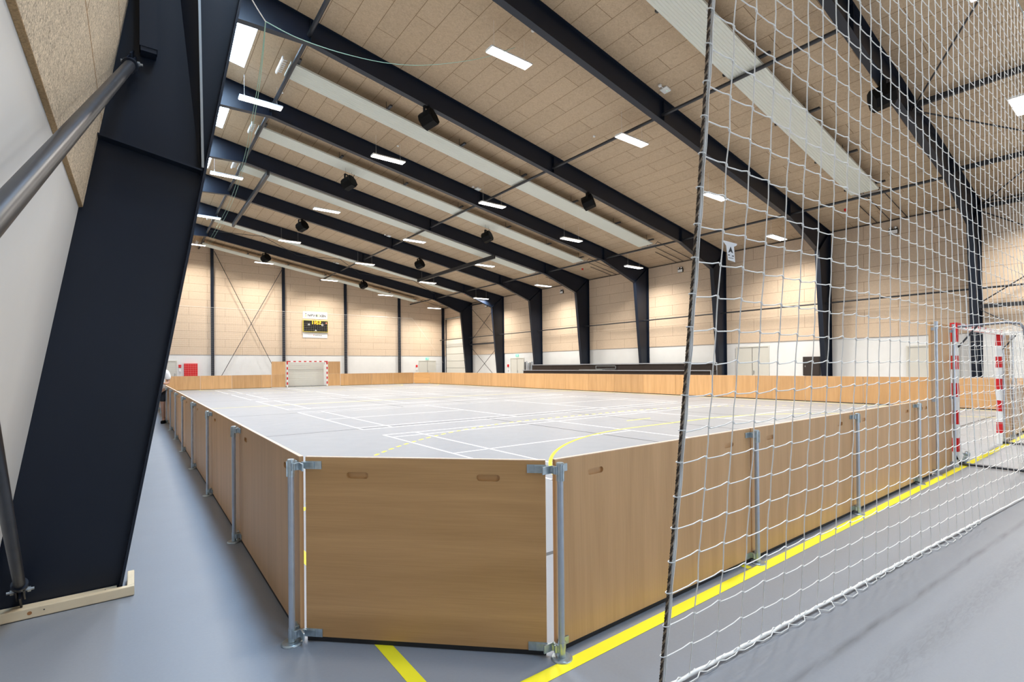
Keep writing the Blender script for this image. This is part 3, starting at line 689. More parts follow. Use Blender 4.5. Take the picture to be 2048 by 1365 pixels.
# sectional gate
t = thing('sectional_gate', 'tall white sectional gate with level panel joints in the far right corner', 'gate', (XR - .03, 40.0, 0))
k = MB()
for i in range(6): k.bbox(-.05, .02, .12, 4.1, .02 + i * .69, .69 + i * .69 - .006, .012)
k.build('gate_panels', [M_DOOR], t)
k = MB(); k.box(-.09, -.02, .04, .12, 0, 6.4); k.box(-.09, -.02, 4.1, 4.18, 0, 6.4); k.build('guide_rail', [M_TUBE], t)
k = MB(); k.tube([(-.12, .1, 6.3), (-.12, 4.15, 6.3)], .05, 10); k.tube([(-.12, .3, 6.3), (-.12, 1.1, 6.3)], .11, 14); k.build('spring_shaft', [M_GALV], t)
def exit_sign(loc, rz, lab):
    t = thing('exit_sign', lab, 'exit sign', loc, rz, 'green exit signs')
    k = MB(); k.bbox(-.17, .17, -.05, 0, 0, .19, .008); k.build('light_box', [M_EXIT], t)
    k = MB(); y = -.0525                                            # white running figure, door and arrow
    k.sphere((-.035, y, .152), .014, sc=(1, .2, 1)); k.bar((-.04, y, .135), (-.05, y, .085), .003, .026, up=(1, 0, 0)); k.bar((-.05, y, .09), (-.02, y, .06), .003, .013, up=(1, 0, 0))
    k.bar((-.02, y, .06), (-.03, y, .03), .003, .012, up=(1, 0, 0)); k.bar((-.05, y, .09), (-.075, y, .045), .003, .013, up=(1, 0, 0)); k.bar((-.04, y, .13), (-.01, y, .11), .003, .01, up=(1, 0, 0))
    k.box(.03, .11, y - .001, y + .001, .03, .16); k.build('pictogram', [M_WHITE], t)
exit_sign((23.15, YG - .005, 2.24), 0, 'green lit exit sign above the far wall double door'); exit_sign((XR - .005, 32.5, 2.3), -PI / 2, 'green lit exit sign above the right wall door near the poles')
def alarm(loc, rz, lab):
    t = thing('fire_alarm_point', lab, 'fire alarm', loc, rz, 'red fire alarm points')
    k = MB(); k.bbox(-.09, .09, -.06, 0, 0, .22, .01); k.build('red_box', [M_RED], t)
    k = MB(); k.bbox(-.07, .07, -.05, 0, -.30, -.05, .01); k.build('white_box', [M_WHITE], t)
alarm((22.0, YG - .002, 1.5), 0, 'small red alarm box left of the far wall double door'); alarm((XR - .002, 33.75, 1.45), -PI / 2, 'small red alarm box left of the exit door near the poles')
alarm((2.62, YG - .002, 1.62), 0, 'small red alarm box between the far left door and the red cabinet')
k = MB(); k.bbox(-.43, .43, -.2, 0, 0, .95, .01); o = k.build('hose_cabinet', [M_RED]); o.location = (3.3, YG - .002, .98); tag(o, 'red fire hose cabinet low on the far wall, left end', 'hose cabinet')
t = thing('wall_cabinet', 'small dark brown cabinet on the white wall left of a column, behind the net', 'cabinet', (XR, 10.1, .95), -PI / 2)
k = MB(); k.bbox(-.36, .36, -.12, 0, 0, .88, .006); k.build('body', [M_DKDOOR], t); k = MB(); k.bbox(-.34, .34, -.135, -.121, .02, .86, .003); dd = k.build('door', [M_DKDOOR], t)
k = MB(); k.bbox(-.27, -.23, -.15, -.136, .40, .47, .003); k.build('lock', [M_BOLT], dd)

# scoreboard and its two signs
t = thing('scoreboard', 'black scoreboard with amber time digits on the far wall', 'scoreboard', (12.4, YG - .04, 5.12))
k = MB(); k.bbox(-1.04, 1.04, -.16, 0, -.50, .50, .01); k.build('case', [M_GOLD], t)
k = MB(); k.box(-1.00, 1.00, -.166, -.1605, -.46, .46); fc = k.build('face', [M_SCORE], t)
k = MB(); k.box(-1.0, -.98, -.169, -.166, -.46, .46); k.box(.98, 1.0, -.169, -.166, -.46, .46)
def seg_digit(k, cx, cz, w_, h_, on, th):
    S = {'a': (cx - w_ / 2, cx + w_ / 2, cz + h_ / 2 - th, cz + h_ / 2), 'g': (cx - w_ / 2, cx + w_ / 2, cz - th / 2, cz + th / 2), 'd': (cx - w_ / 2, cx + w_ / 2, cz - h_ / 2, cz - h_ / 2 + th),
         'f': (cx - w_ / 2, cx - w_ / 2 + th, cz, cz + h_ / 2), 'b': (cx + w_ / 2 - th, cx + w_ / 2, cz, cz + h_ / 2), 'e': (cx - w_ / 2, cx - w_ / 2 + th, cz - h_ / 2, cz), 'c': (cx + w_ / 2 - th, cx + w_ / 2, cz - h_ / 2, cz)}
    for c in on: a, b, c0, d = S[c]; k.box(a, b, -.172, -.167, c0, d)
k = MB(); seg_digit(k, -.30, .30, .13, .26, 'bc', .05); seg_digit(k, -.12, .30, .13, .26, 'bc', .05); seg_digit(k, .13, .30, .15, .28, 'afgcd', .04); seg_digit(k, .36, .30, .15, .28, 'abged', .04)
k.box(-.01, .03, -.172, -.167, .34, .38); k.box(-.01, .03, -.172, -.167, .22, .26); k.build('time_digits', [M_LED], fc)
k = MB(); k.box(.86, .92, -.172, -.167, .24, .36); k.build('period_digit', [M_LEDR], fc)
for tx, x in (('H', -.56), ('G', .56)): o = text_mesh('letter', tx, .24, M_WHITE, fc, .004); o.location = (x, -.170, .12)
k = MB(); k.prism([(-.09, -.42), (0, -.30), (.09, -.42), (.045, -.42), (0, -.37), (-.045, -.42)], 1, -.171, -.167); k.build('maker_mark', [M_WHITE], fc)
t = thing('hall_sign', 'white sign with black letters above the scoreboard', 'sign', (12.4, YG - .04, 6.05))
k = MB(); k.bbox(-1.02, 1.02, -.03, 0, -.30, .32, .004); k.build('board', [M_WHITE], t)
for tx, x, mm in (('NØV·B', -.22, M_INK), ('O', .255, M_LIME), ('XEN', .63, M_INK)): o = text_mesh('lettering', tx, .27, mm, t, .009); o.location = (x, -.034, -.02)
k = MB(); k.box(-.80, -.74, -.036, -.031, -.13, .06); k.box(-.84, -.74, -.036, -.031, -.13, -.10); k.build('lime_figure', [M_LIME], t)
k = MB(); k.sphere((-.775, -.034, .13), .045, sc=(1, .1, 1)); k.build('figure_head', [M_INK], t)
t = thing('sponsor_sign', 'narrow white sign with faint small print below the scoreboard', 'sign', (12.4, YG - .04, 4.34))
k = MB(); k.bbox(-1.02, 1.02, -.03, 0, -.22, .22, .004); k.build('board', [M_WHITE], t)
for i, (tx, x, mm) in enumerate((('GRØN', -.42, M_GREYP), ('ENERGIER', .27, M_INK))):
    k = MB(); W = .34 if i == 0 else .60; n = 8 if i else 5              # illegible small print: short dark strokes
    for q in range(n): a = x - W / 2 + q * W / n; k.box(a, a + W / n * .62, -.034, -.031, -.045, .03); 
    k.build('small_print', [mm], t)
k = MB(); k.prism([(-.17, .05), (-.09, .05), (-.115, -.06), (-.145, -.06)], 1, -.034, -.031); k.build('red_crest', [M_RED], t)

# ================================================================ BLEACHERS AND STORED THINGS
t = thing('folded_bleachers', 'long dark folded bleachers pushed against the right wall', 'bleachers', (0, 0, 0))
for i, (x0, x1, y0, y1, h) in enumerate(((23.35, 23.9, 14.2, 29.6, 1.22), (23.9, 24.4, 14.2, 29.2, 1.62))):
    k = MB(); k.box(x0 + .03, x1, y0, y1, .05, h - .06); k.build('riser_board', [M_BLEACH], t)
    k = MB(); k.box(x0 - .05, x1, y0 - .05, y1 + .05, h - .05, h - .02); k.build('tread', [M_BLEACH], t)
    k = MB(); k.box(x0 - .06, x0 - .03, y0 - .06, y1 + .06, h - .05, h + .0); k.box(x0 - .06, x0 - .03, y0 - .06, y0 - .03, .3, h - .05); k.build('metal_nosing', [M_ALU], t)
k = MB(); k.box(23.83, 23.86, 20.9, 22.6, 1.27, 1.30); k.box(23.83, 23.86, 20.9, 22.6, 1.46, 1.49); k.box(23.83, 23.86, 20.9, 20.94, 1.27, 1.49); k.box(23.83, 23.86, 22.56, 22.6, 1.27, 1.49); k.build('step_frame', [M_GALV], t)
k = MB(); k.box(23.3, 23.33, 21.5, 23.6, 1.23, 1.26); k.box(23.5, 23.53, 21.5, 23.6, 1.23, 1.26); k.box(23.3, 23.53, 21.5, 21.54, 1.23, 1.26); k.box(23.3, 23.53, 23.56, 23.6, 1.23, 1.26); k.build('access_step', [M_GALV], t)
pl = ['thick', 'thin', 'dented', 'short', 'tall', 'plain', 'pale']
for i in range(7):
    y = 30.0 + i * .21; k = MB(); h = 1.75 + .05 * ((i * 3) % 4); k.tube([(24.75 + .02 * i, 0, 0), (24.93, .06, h)], .035 if i % 2 else .05, 10); o = k.build('stored_pole', [M_ALU if i % 3 else M_TUBE])
    o.location = (0, y, 0); tag(o, 'grey metal pole leaning on the wall, %s of the row from the exit door side' % ORD[6 - i], 'pole', 'poles leaning by the bleachers')

# ================================================================ RINK BOARDS
def board_mesh(L, H=0.985, z0=0.028, slots=True, th=.022, mats_flip=False):
    """plywood board, centred on x, face at y 0..th, with two hand slots"""
    k = MB(); holes = []
    if slots:
        for cx in (-L / 2 + .30, L / 2 - .30):
            if L < 1.2: cx = cx / abs(cx) * (L / 2 - .25)
            hw, hr = .045, .0175; zc = .915; P = []
            for a in range(7): t_ = -PI / 2 + PI * a / 6; P.append((cx + hw + hr * math.cos(t_), zc + hr * math.sin(t_)))
            for a in range(7): t_ = PI / 2 + PI * a / 6; P.append((cx - hw + hr * math.cos(t_), zc + hr * math.sin(t_)))
            holes.append(P[::-1])
    O_ = [(-L / 2, z0), (L / 2, z0), (L / 2, z0 + H - .004), (-L / 2, z0 + H - .004)]
    k.prism(O_, 1, 0, th * .62, 0, holes); k.prism(O_, 1, th * .62, th, 0)
    k.box(-L / 2, L / 2, .001, th - .001, z0 + H - .004, z0 + H, 1)
    return k
def make_board(name, L, lab, grp, slots=True, H=.985, m_=None, z0=.028):
    t = thing(name, lab, 'rink board', (0, 0, 0), 0, grp)
    o = board_mesh(L, H, z0, slots).build('board_panel', [m_ or M_BEECH, M_EDGE], t)
    k = MB(); k.box(-L / 2 + .004, L / 2 - .004, .004, .018, 0.002, z0); k.build('rubber_strip', [M_RUBBER], t)
    return t
def post_parts(root, h=1.0, brackets=(1, 1), foot=True):
    """post with foot disc, sleeves and clamp plates; boards lie at local y = +.045"""
    k = MB(); k.tube([(0, 0, .012), (0, 0, h - .002)], .0165, 20); tb = k.build('tube', [M_ALU], root)
    k = MB(); k.tube([(0, 0, h - .09), (0, 0, h - .002)], .0195, 20); k.tube([(0, 0, h - .002), (0, 0, h + .004)], [.021, .018], 20)
    k.box(-.004, .006, -.024, -.018, h - .088, h - .006); k.build('top_sleeve', [M_GALV], tb)
    k = MB(); k.tube([(0, 0, .012), (0, 0, .085)], .0195, 20); k.build('bottom_sleeve', [M_GALV], tb)
    k = MB(); k.tube([(0, 0, .001), (0, 0, .006), (0, 0, .011)], [.056, .056, .050], 28); k.build('foot_plate', [M_GALV], root)
    for z in (.965, .055):
        for s_, on in zip((-1, 1), brackets):
            if not on: continue
            k = MB(); k.box(s_ * .022 - .006, s_ * .022 + .006, .0, .042, z - .02, z + .02); k.bbox(min(s_ * .016, s_ * .085), max(s_ * .016, s_ * .085), .036, .0445, z - .02, z + .02, .0015)
            k.tube([(s_ * .03, .012, z - .018), (s_ * .03, .012, z + .018)], .008, 10)
            k.build('clamp_plate', [M_GALV], root)
XB0 = 1.735; YB = 1.90; XA = .672; YA0 = 2.905
P0 = thing('rink_post', 'grey steel rink post at the near corner, right end of the diagonal board', 'post', (XB0, YB, 0), 0, 'posts of the rink boards'); post_parts(P0)
GRP = 'rink boards with upright grain'; PG = 'posts of the rink boards'
# near end, right of the diagonal (outer face towards the camera)
B0 = make_board('rink_board', 1.985, 'wooden rink board just right of the near corner post, partly behind the net edge', GRP); B0.location = (XB0 + 1.0, YB + .045, 0)
dup(B0, (XB0 + 3.0, YB + .045, 0), 0, 'second wooden rink board right of the near corner, behind the net'); dup(B0, (XB0 + 5.0, YB + .045, 0), 0, 'third wooden rink board right of the near corner, behind the net')
dup(P0, (XB0 + 2, YB, 0), 0, 'rink post behind the net, first one right of the corner post'); dup(P0, (XB0 + 4, YB, 0), 0, 'rink post behind the net, second one right of the corner post'); dup(P0, (XB0 + 6, YB, 0), 0, 'rink post behind the net, next to the short board')
BS = make_board('rink_board', .70, 'short wooden rink board left of the near goal side panel', GRP); BS.location = (XB0 + 6.36, YB + .045, 0)
def tall_panel(x0, x1, y, flip, lab, lab2):
    L = x1 - x0; t = thing('goal_side_panel', lab, 'side panel', ((x0 + x1) / 2, y, 0), PI if flip else 0, 'tall wooden panels beside the goals')
    k = MB(); k.prism([(-L / 2, .03), (L / 2, .03), (L / 2, 1.02), (-L / 2, 1.02)], 1, 0, .022); k.build('lower_panel', [M_BEECH, M_EDGE], t)
    k = MB(); k.prism([(-L / 2, 1.024), (L / 2, 1.024), (L / 2, 2.04), (-L / 2, 2.04)], 1, 0, .022); k.build('upper_panel', [M_BEECH, M_EDGE], t)
    for x in (-L / 2 + .06, L / 2 - .07):
        k = MB(); k.tube([(x, -.045, 0), (x, -.045, 2.04)], .017, 16); k.tube([(x, -.045, 1.95), (x, -.045, 2.05)], .021, 16); k.tube([(x, -.045, 0), (x, -.045, .01)], .05, 20)
        for z in (.055, 1.0, 1.95): k.box(x - .05, x + .015, -.03, -.001, z - .02, z + .02)
        k.build('support_post', [M_ALU], t)
tall_panel(8.44, 9.44, YB + .045, False, 'tall wooden panel with two grey posts, left of the near goal', '')
tall_panel(12.76, 13.76, YB + .045, False, 'tall wooden panel at the right edge, beyond the near goal', '')
for i in range(3):
    dup(B0, (14.8 + i * 2.0, YB + .045, 0), 0, 'wooden rink board beyond the near goal to the right, %s from the tall panel' % ORD[i]); dup(P0, (15.8 + i * 2.0, YB, 0), 0, 'rink post beyond the near goal to the right, %s from the tall panel' % ORD[i])
# near diagonal board
dx, dy = 1.688 - .742, 1.962 - 2.882; LD = math.hypot(dx, dy); ang = math.atan2(dy, dx)
D0 = make_board('corner_board', LD, 'broad wooden board set diagonally across the near rink corner, level grain', 'diagonal corner boards', m_=M_BEECH_H); D0.location = (.742 + dx / 2, 2.882 + dy / 2, 0); D0.rotation_euler = (0, 0, ang)
k0 = None
for s_, zz in ((-1, .968), (1, .968), (-1, .05), (1, .05)):
    k = MB(); a, b = sorted((s_ * (LD / 2 - .095), s_ * (LD / 2 + .004))); k.bbox(a, b, -.006, 0.0, zz - .022, zz + .022, .0015)
    a, b = sorted((s_ * (LD / 2 - .055), s_ * (LD / 2 + .006))); k.bbox(a, b, -.013, -.006, zz - .018, zz + .018, .002)
    k.tube([(s_ * (LD / 2 + .012), -.006, zz - .018), (s_ * (LD / 2 + .012), -.006, zz + .018)], .010, 12)
    k.box(*sorted((s_ * (LD / 2 + .014), s_ * (LD / 2 + .04))), -.010, -.004, zz - .014, zz + .014)
    k.build('hinge_clamp', [M_GALV], D0)
# left side boards: outer face towards the left wall (local +y -> +x)
ll = []
for i in range(19):
    y = YA0 + 2 * i
    if i == 0: w_ = 'nearest, left of the diagonal corner board'
    else: w_ = '%s from the near corner along the left side' % ORD[i]
    dup(B0, (XA + .045, y + 1.0, 0), -PI / 2, 'wooden rink board, %s' % w_, 'boards of the rink left side')
    dup(P0, (XA, y, 0), -PI / 2, 'grey rink post, %s' % ('at the left end of the diagonal board' if i == 0 else '%s from the near corner along the left side' % ORD[i]), PG)
YE = YA0 + 38; dup(P0, (XA, YE, 0), -PI / 2, 'grey rink post at the far end of the left side', PG)
# right side boards
for i in range(19):
    y = YA0 + 2 * i
    dup(B0, (21.43, y + 1.0, 0), PI / 2, 'light wooden rink board of the right side, %s from the near end' % ORD[i], 'boards of the rink right side')
    dup(P0, (21.475, y, 0), PI / 2, 'rink post behind the right side boards, %s from the near end' % ORD[i], PG)
# far end boards and corners
YF = 42.25
for i, x in enumerate((2.7, 4.7, 6.7, 15.45, 17.45, 19.45)):
    dup(B0, (x, YF, 0), PI, ('wooden far end board, %s from the far left corner' % ORD[i]) if i < 3 else ('wooden far end board, %s right of the far goal side panel' % ORD[i - 3]), 'boards of the rink far end')
t = dup(BS, (8.05, YF, 0), PI, 'short wooden far end board left of the far goal side panel'); t = dup(BS, (14.1, YF, 0), PI, 'short wooden far end board right of the far goal side panel')
tall_panel(8.42, 9.42, YF, True, 'tall wooden panel left of the far goal', ''); tall_panel(12.72, 13.72, YF, True, 'tall wooden panel right of the far goal', '')
def diag(p, q, lab):
    d = Vector((q[0] - p[0], q[1] - p[1], 0)); a = math.atan2(d.y, d.x)
    o = dup(D0, ((p[0] + q[0]) / 2, (p[1] + q[1]) / 2, 0), a, lab); o.scale = (d.length / LD, 1, 1)
diag((20.45, 42.22), (21.42, 40.92), 'wooden board set diagonally across the far right rink corner'); diag((.72, 40.92), (1.70, 42.22), 'wooden board set diagonally across the far left rink corner'); diag((20.35, 1.95), (21.36, 2.85), 'wooden board set diagonally across the near right rink corner')

# ================================================================ GOALS
def goal_parts(root, nets=True):
    """mouth along local x (-1.5..1.5), depth towards local -y"""
    W = 1.5; H = 2.0; c = .08
    for s_ in (-1, 1):
        x0, x1 = sorted((s_ * W, s_ * (W + c)))
        k = MB(); z = 0.0; j = 0
        zs = [0, .20]
        while zs[-1] < H + c - .01: zs.append(min(H + c, zs[-1] + (.28 if zs[-1] > 1.7 else .20)))
        for a in range(len(zs) - 1):
            k.box(x0, x1, -c / 2, c / 2, zs[a], zs[a + 1], a % 2)
        if (len(zs) - 2) % 2 == 0: k.m[-6:] = [1] * 6
        k.build('goal_post', [M_WHITE, M_RED], root)
    k = MB(); xs = -W; j = 1
    n = 15
    for a in range(n): k.box(-W + 3.0 * a / n, -W + 3.0 * (a + 1) / n, -c / 2, c / 2, H, H + c, 1 if a % 2 == 0 else 0)
    k.build('crossbar', [M_WHITE, M_RED], root)
    for s_ in (-1, 1):
        x = s_ * (W + .04)
        k = MB(); k.tube([(x, -.04, 2.02), (x, -.55, 2.045), (x, -.68, 2.02), (x, -.72, 1.95), (x, -.73, 1.80)], .017, 12); k.build('top_stay', [M_STAY], root)
        k = MB(); k.tube([(x, -.04, .03), (x, -.70, .03)], .02, 12); k.build('ground_bar', [M_PIPE], root)
        k = MB(); k.tube([(x, -.04, 1.72), (x, -.14, 1.86), (x, -.25, 2.02)], .012, 10); k.build('corner_stay', [M_PIPE], root)
    k = MB(); k.tube([(-W - .04, -.70, .03), (W + .04, -.70, .03)], .02, 12); k.build('rear_ground_bar', [M_PIPE], root)
    # knotted goal net: sides, roof and back
    k = MB(); r_ = .0022; rnd = random.Random(3); g = .105
    def wig(p, a=.012): return (p[0] + rnd.uniform(-a, a), p[1] + rnd.uniform(-a, a), p[2] + rnd.uniform(-a, a))
    def yb(z): return -.68 + (.68 - .60) * (z / 2.0)
    nx = int(3.08 / g); nz = int(2.0 / g)
    xs_ = [-W - .04 + 3.08 * i / nx for i in range(nx + 1)]; zs_ = [.03 + 1.97 * j / nz for j in range(nz + 1)]
    def sheet(P):
        for row in P: k.tube(row, r_, 3, caps=False)
        for j in range(len(P[0])): k.tube([row[j] for row in P], r_, 3, caps=False)
    sheet([[wig((x, yb(z) + .05 * math.sin(z * 1.5), z)) for z in zs_] for x in xs_])
    ny = 6
    for s_ in (-1, 1): sheet([[wig((s_ * (W + .04), -.05 + (yb(z) + .05) * i / ny, z)) for z in zs_] for i in range(ny + 1)])
    sheet([[wig((x, -.05 + (-.58) * i / ny, 2.0 - .03 * math.sin(PI * i / ny))) for i in range(ny + 1)] for x in xs_])
    k.build('goal_net', [M_CORDW], root, fix=False)
g = thing('goal', 'near red and white striped goal at the right edge, behind the net', 'goal', (11.1, 1.93, 0), 0, 'red and white goals'); goal_parts(g)
g2 = dup(g, (11.1, YF - .02, 0), PI, 'far red and white striped goal below the scoreboard')
for ch in g2.children:
    pass
k = MB(); k.box(-1.5, 1.5, 0, .02, 0, 2.02); 
for z in range(11): k.box(-1.5, 1.5, -.006, 0, .15 + z * .18, .156 + z * .18)
o = k.build('goal_backdrop', [M_DOOR]); o.location = (11.1, YF + .78, 0); tag(o, 'pale white ribbed sheet standing behind the far goal', 'sheet')
# yellow floor strip where the near goal stands and strap with buckle
k = MB(); k.bar((9.62, 1.80, .02), (9.50, 1.92, .10), .04, .004); k.bar((9.50, 1.90, .10), (9.47, 1.93, .2), .04, .004); o = k.build('lashing_strap', [M_BLACK]); tag(o, 'dark lashing strap at the foot of the near goal post', 'strap')
k = MB(); k.tube([(9.63, 1.86, .03), (9.66, 1.82, .16)], [.03, .035], 12); k.sphere((9.655, 1.83, .17), .045, sc=(1, 1, .8)); o = k.build('strap_ratchet', [M_GALV]); tag(o, 'shiny metal ratchet at the foot of the near goal', 'ratchet')

# ================================================================ BALL CATCH NET
def net_y(x, z):
    yb = max(.84, 1.42 - .072 * (x - 1.91)); yt = 1.15 if x < 6 else 1.15 - .02 * min(x - 6, 3)
    f = max(0.0, 1 - z / 3.2); return yt + (yb - yt) * f ** 1.2
ROWH = .148; NR = 39; ZB = .03
def net_pt(i, z, xoff):
    s_ = .200 - .018 * min(1, z / 3.2); xe = 1.905 + .012 * min(z, 3.2) + .01 * max(0, z - 3.2)
    x = xe + (i + xoff) * s_
    return (x, net_y(x, z), z)
def knot_net(i0, i1, name, parent, xoff=0, r_=.0029):
    k = MB(); kn = MB(); rnd = random.Random(11)
    def wob(i, j):
        return (rnd.uniform(-.005, .005), rnd.uniform(-.005, .005))
    W = {}
    for i in range(i0, i1 + 1):
        for j in range(NR + 1): W[i, j] = wob(i, j) if 0 < j < NR else (0, 0)
    def P(i, j, dz=0.0, fx=0.0):
        a = net_pt(i + fx, ZB + j * ROWH, xoff); wx, wz = W[i, j]; return Vector((a[0] + wx, a[1], a[2] + wz + dz))
    n = 5
    for i in range(i0, i1 + 1):
        pts = []
        for j in range(NR + 1):
            p = P(i, j); pts.append(p + Vector((0.003 * ((j % 2) * 2 - 1), 0, 0)))
            if j < NR: q = P(i, j + 1); pts.append((p + q) / 2 + Vector((.002 * math.sin(i * 1.7 + j), .002 * math.cos(j * 2.1 + i), 0)))
        k.tube(pts, r_, n, caps=False)
    for j in range(1, NR):
        pts = []
        for i in range(i0, i1 + 1):
            p = P(i, j); dz = .007
            if i > i0: pts.append(p + Vector((-.014, 0, dz)))
            pts.append(p)
            if i < i1:
                q = P(i + 1, j); pts.append(p + Vector((.014, 0, -dz)))
                for f in (.33, .66):
                    c = p.lerp(q, f); c.z += -.004 + (.008 * (f - .5)); pts.append(c)
        k.tube(pts, r_, n, caps=False)
        for i in range(i0, i1 + 1):
            if net_pt(i, ZB + j * ROWH, xoff)[0] < 6.5: kn.sphere(P(i, j), .0062, nu=6, nv=4, sc=(.9, .9, 1.5))
    k.v += []; o = k.build('net_mesh', [M_CORDW], parent, fix=False); tag(o, kind='stuff')
    o2 = kn.build('net_knots', [M_CORDW], parent, fix=False); tag(o2, kind='stuff')
T = thing('catch_net', 'white knotted ball net hanging at the right, with dark rope edge', 'net', (0, 0, 0))
I1 = 22
knot_net(0, I1, 'a', T)
edge = [Vector(net_pt(0, z / 10 * ROWH * NR / 1.0 / 5.9 * 5.9 / 1 + ZB if False else ZB + NR * ROWH * z / 60, 0)) for z in range(61)]
# twisted dark rope, lashed to the white edge cord
k = MB()
for ph in (0, 2.1, 4.2):
    pts = []
    for a in range(61 * 8):
        f = a / (61 * 8 - 1) * 60; i = min(59, int(f)); p = edge[i].lerp(edge[i + 1], f - i); t_ = p.z * 2 * PI / .045 + ph
        pts.append(p + Vector((-.013 + .0036 * math.cos(t_), .0036 * math.sin(t_), 0)))
    k.tube(pts, .0040, 6, mi=1 if ph == 0 else 0, caps=False)
k.build('dark_side_rope', [M_ROPE, mat('tan rope strand', (0.26, 0.20, 0.14), 0.9)], T, fix=False)
k = MB(); k.tube([p + Vector((.004, -.002, 0)) for p in edge], .0072, 8)
k.tube([p + Vector((.004 +   .004 * math.sin(p.z * 21), -.010, 0)) for p in edge], .003, 6)
for j in range(1, NR * 1):
    z = ZB + j * ROWH; p = Vector(net_pt(0, z, 0)); ring = [p + Vector((-.006 + .019 * math.cos(a * PI / 4), .012 * math.sin(a * PI / 4), .006 * (j % 2))) for a in range(9)]
    k.tube(ring, .0028, 5, caps=False)
k.build('white_edge_cord', [M_CORDW], T, fix=False)
hem = [Vector(net_pt(i * I1 / 110, ZB, 0)) for i in range(111)]
for p in hem: p.z = .02
k = MB(); k.tube([p + Vector((0, 0, .003 * math.sin(i * 1.3))) for i, p in enumerate(hem)], .0085, 8)
k.tube([p + Vector((0, .006 * math.sin(i * 2.2), .004 + .010 * math.cos(i * 2.2))) for i, p in enumerate(hem)], .003, 5)
for q in range(2, 108, 4):
    a, b = hem[q], hem[min(110, q + 5)]; sag = .035 + .02 * math.sin(q * 1.7)
    k.tube([a, a.lerp(b, .3) + Vector((0, -sag, -.008)), a.lerp(b, .7) + Vector((0, -sag * .9, -.008)), b], .0028, 5, caps=False)
k.build('hem_rope', [M_CORDW], T, fix=False)
k = MB(); k.tube([Vector(net_pt(I1, ZB + z * .3, 0)) + Vector((.008 * math.sin(z * 3), 0, 0)) for z in range(0, 8)], .005, 6); k.build('seam_cord', [M_CORDW], T)
T2 = thing('catch_net', 'second white ball net beyond the seam, hanging behind the near goal', 'net', (0, 0, 0))
knot_net(I1, 62, 'b', T2, r_=.0029)
hem = [Vector(net_pt(I1 + i * .5, .02, 0)) for i in range(81)]
k = MB(); k.tube([p + Vector((0, 0, .003 * math.sin(i * 1.3))) for i, p in enumerate(hem)], .007, 6); k.build('hem_rope', [M_CORDW], T2)
# carrier wire and its rings
ZW = ZB + NR * ROWH
wp = [Vector(net_pt(i, ZW, 0)) + Vector((0, 0, .05)) for i in range(-6, 64)]
k = MB(); k.tube(wp, .006, 8); o = k.build('carrier_wire', [M_GALV]); tag(o, 'steel carrier wire along the top of the ball net, upper right corner', 'wire')
pr = None
for q, i in enumerate(range(0, 62, 2)):
    p = Vector(net_pt(i, ZW, 0)) + Vector((0, 0, .035))
    if pr is None:
        k = MB(); k.tube([(.035 * math.cos(a * PI / 6), .004 * math.sin(a), .045 * math.sin(a * PI / 6)) for a in range(13)], .0045, 6, caps=False); pr = k.build('curtain_ring', [M_CORDW]); o = pr
        tag(o, None, 'ring')
    else: o = pr.copy(); COL.objects.link(o)
    o.location = p; tag(o, 'white ring hanging the ball net from its top wire', 'ring', 'rings along the net top wire')
# small printed tag tied into the net
px = Vector(net_pt(1.28, 2.02, 0)); t = thing('net_tag', 'small white tag with a black logo tied into the net', 'tag', px + Vector((0, -.010, 0)), math.radians(-6)); t.scale = (1, 1, .58)
k = MB(); k.prism([(-.050, .062), (-.047, .072), (.050, .064), (.046, .050), (.026, .035), (.034, -.085), (-.018, -.075), (-.030, .035)], 1, -.0012, 0); k.build('tag_sheet', [M_WHITE], t)
k = MB(); k.prism([(-.016, -.018), (.001, .032), (.018, -.018), (.007, -.012), (.001, -.004), (-.006, -.012)], 1, -.0022, -.0013); k.box(-.018, -.006, -.0022, -.0013, -.040, -.033); k.box(.010, .024, -.0022, -.0013, -.043, -.036)
for q in range(6): k.box(-.014 + q * .006, -.0105 + q * .006, -.0022, -.0013, -.060, -.056)
k.build('black_logo', [M_INK], t)

# far catch net in front of the scoreboard wall
T3 = thing('catch_net', 'fine white ball net hanging in front of the scoreboard wall', 'net', (0, 43.35, 0))
k = MB(); r_ = .0022; 
for i in range(0, 137): x = .5 + i * .15; k.tube([(x, 0, .05), (x, 0, 6.1)], r_, 3, caps=False)
for j in range(0, 41): z = .05 + j * .151; k.tube([(.5, 0, z), (20.9, 0, z)], r_, 3, caps=False)
o = k.build('net_mesh', [M_CORDW], T3, fix=False); tag(o, kind='stuff')
k = MB(); k.tube([(.5, 0, 6.12), (20.9, 0, 6.12)], .008, 6); k.tube([(20.9, 0, 6.12), (22.6, .2, 4.2), (24.7, .9, 1.9)], .006, 6); k.build('top_wire', [M_CORDW], T3)

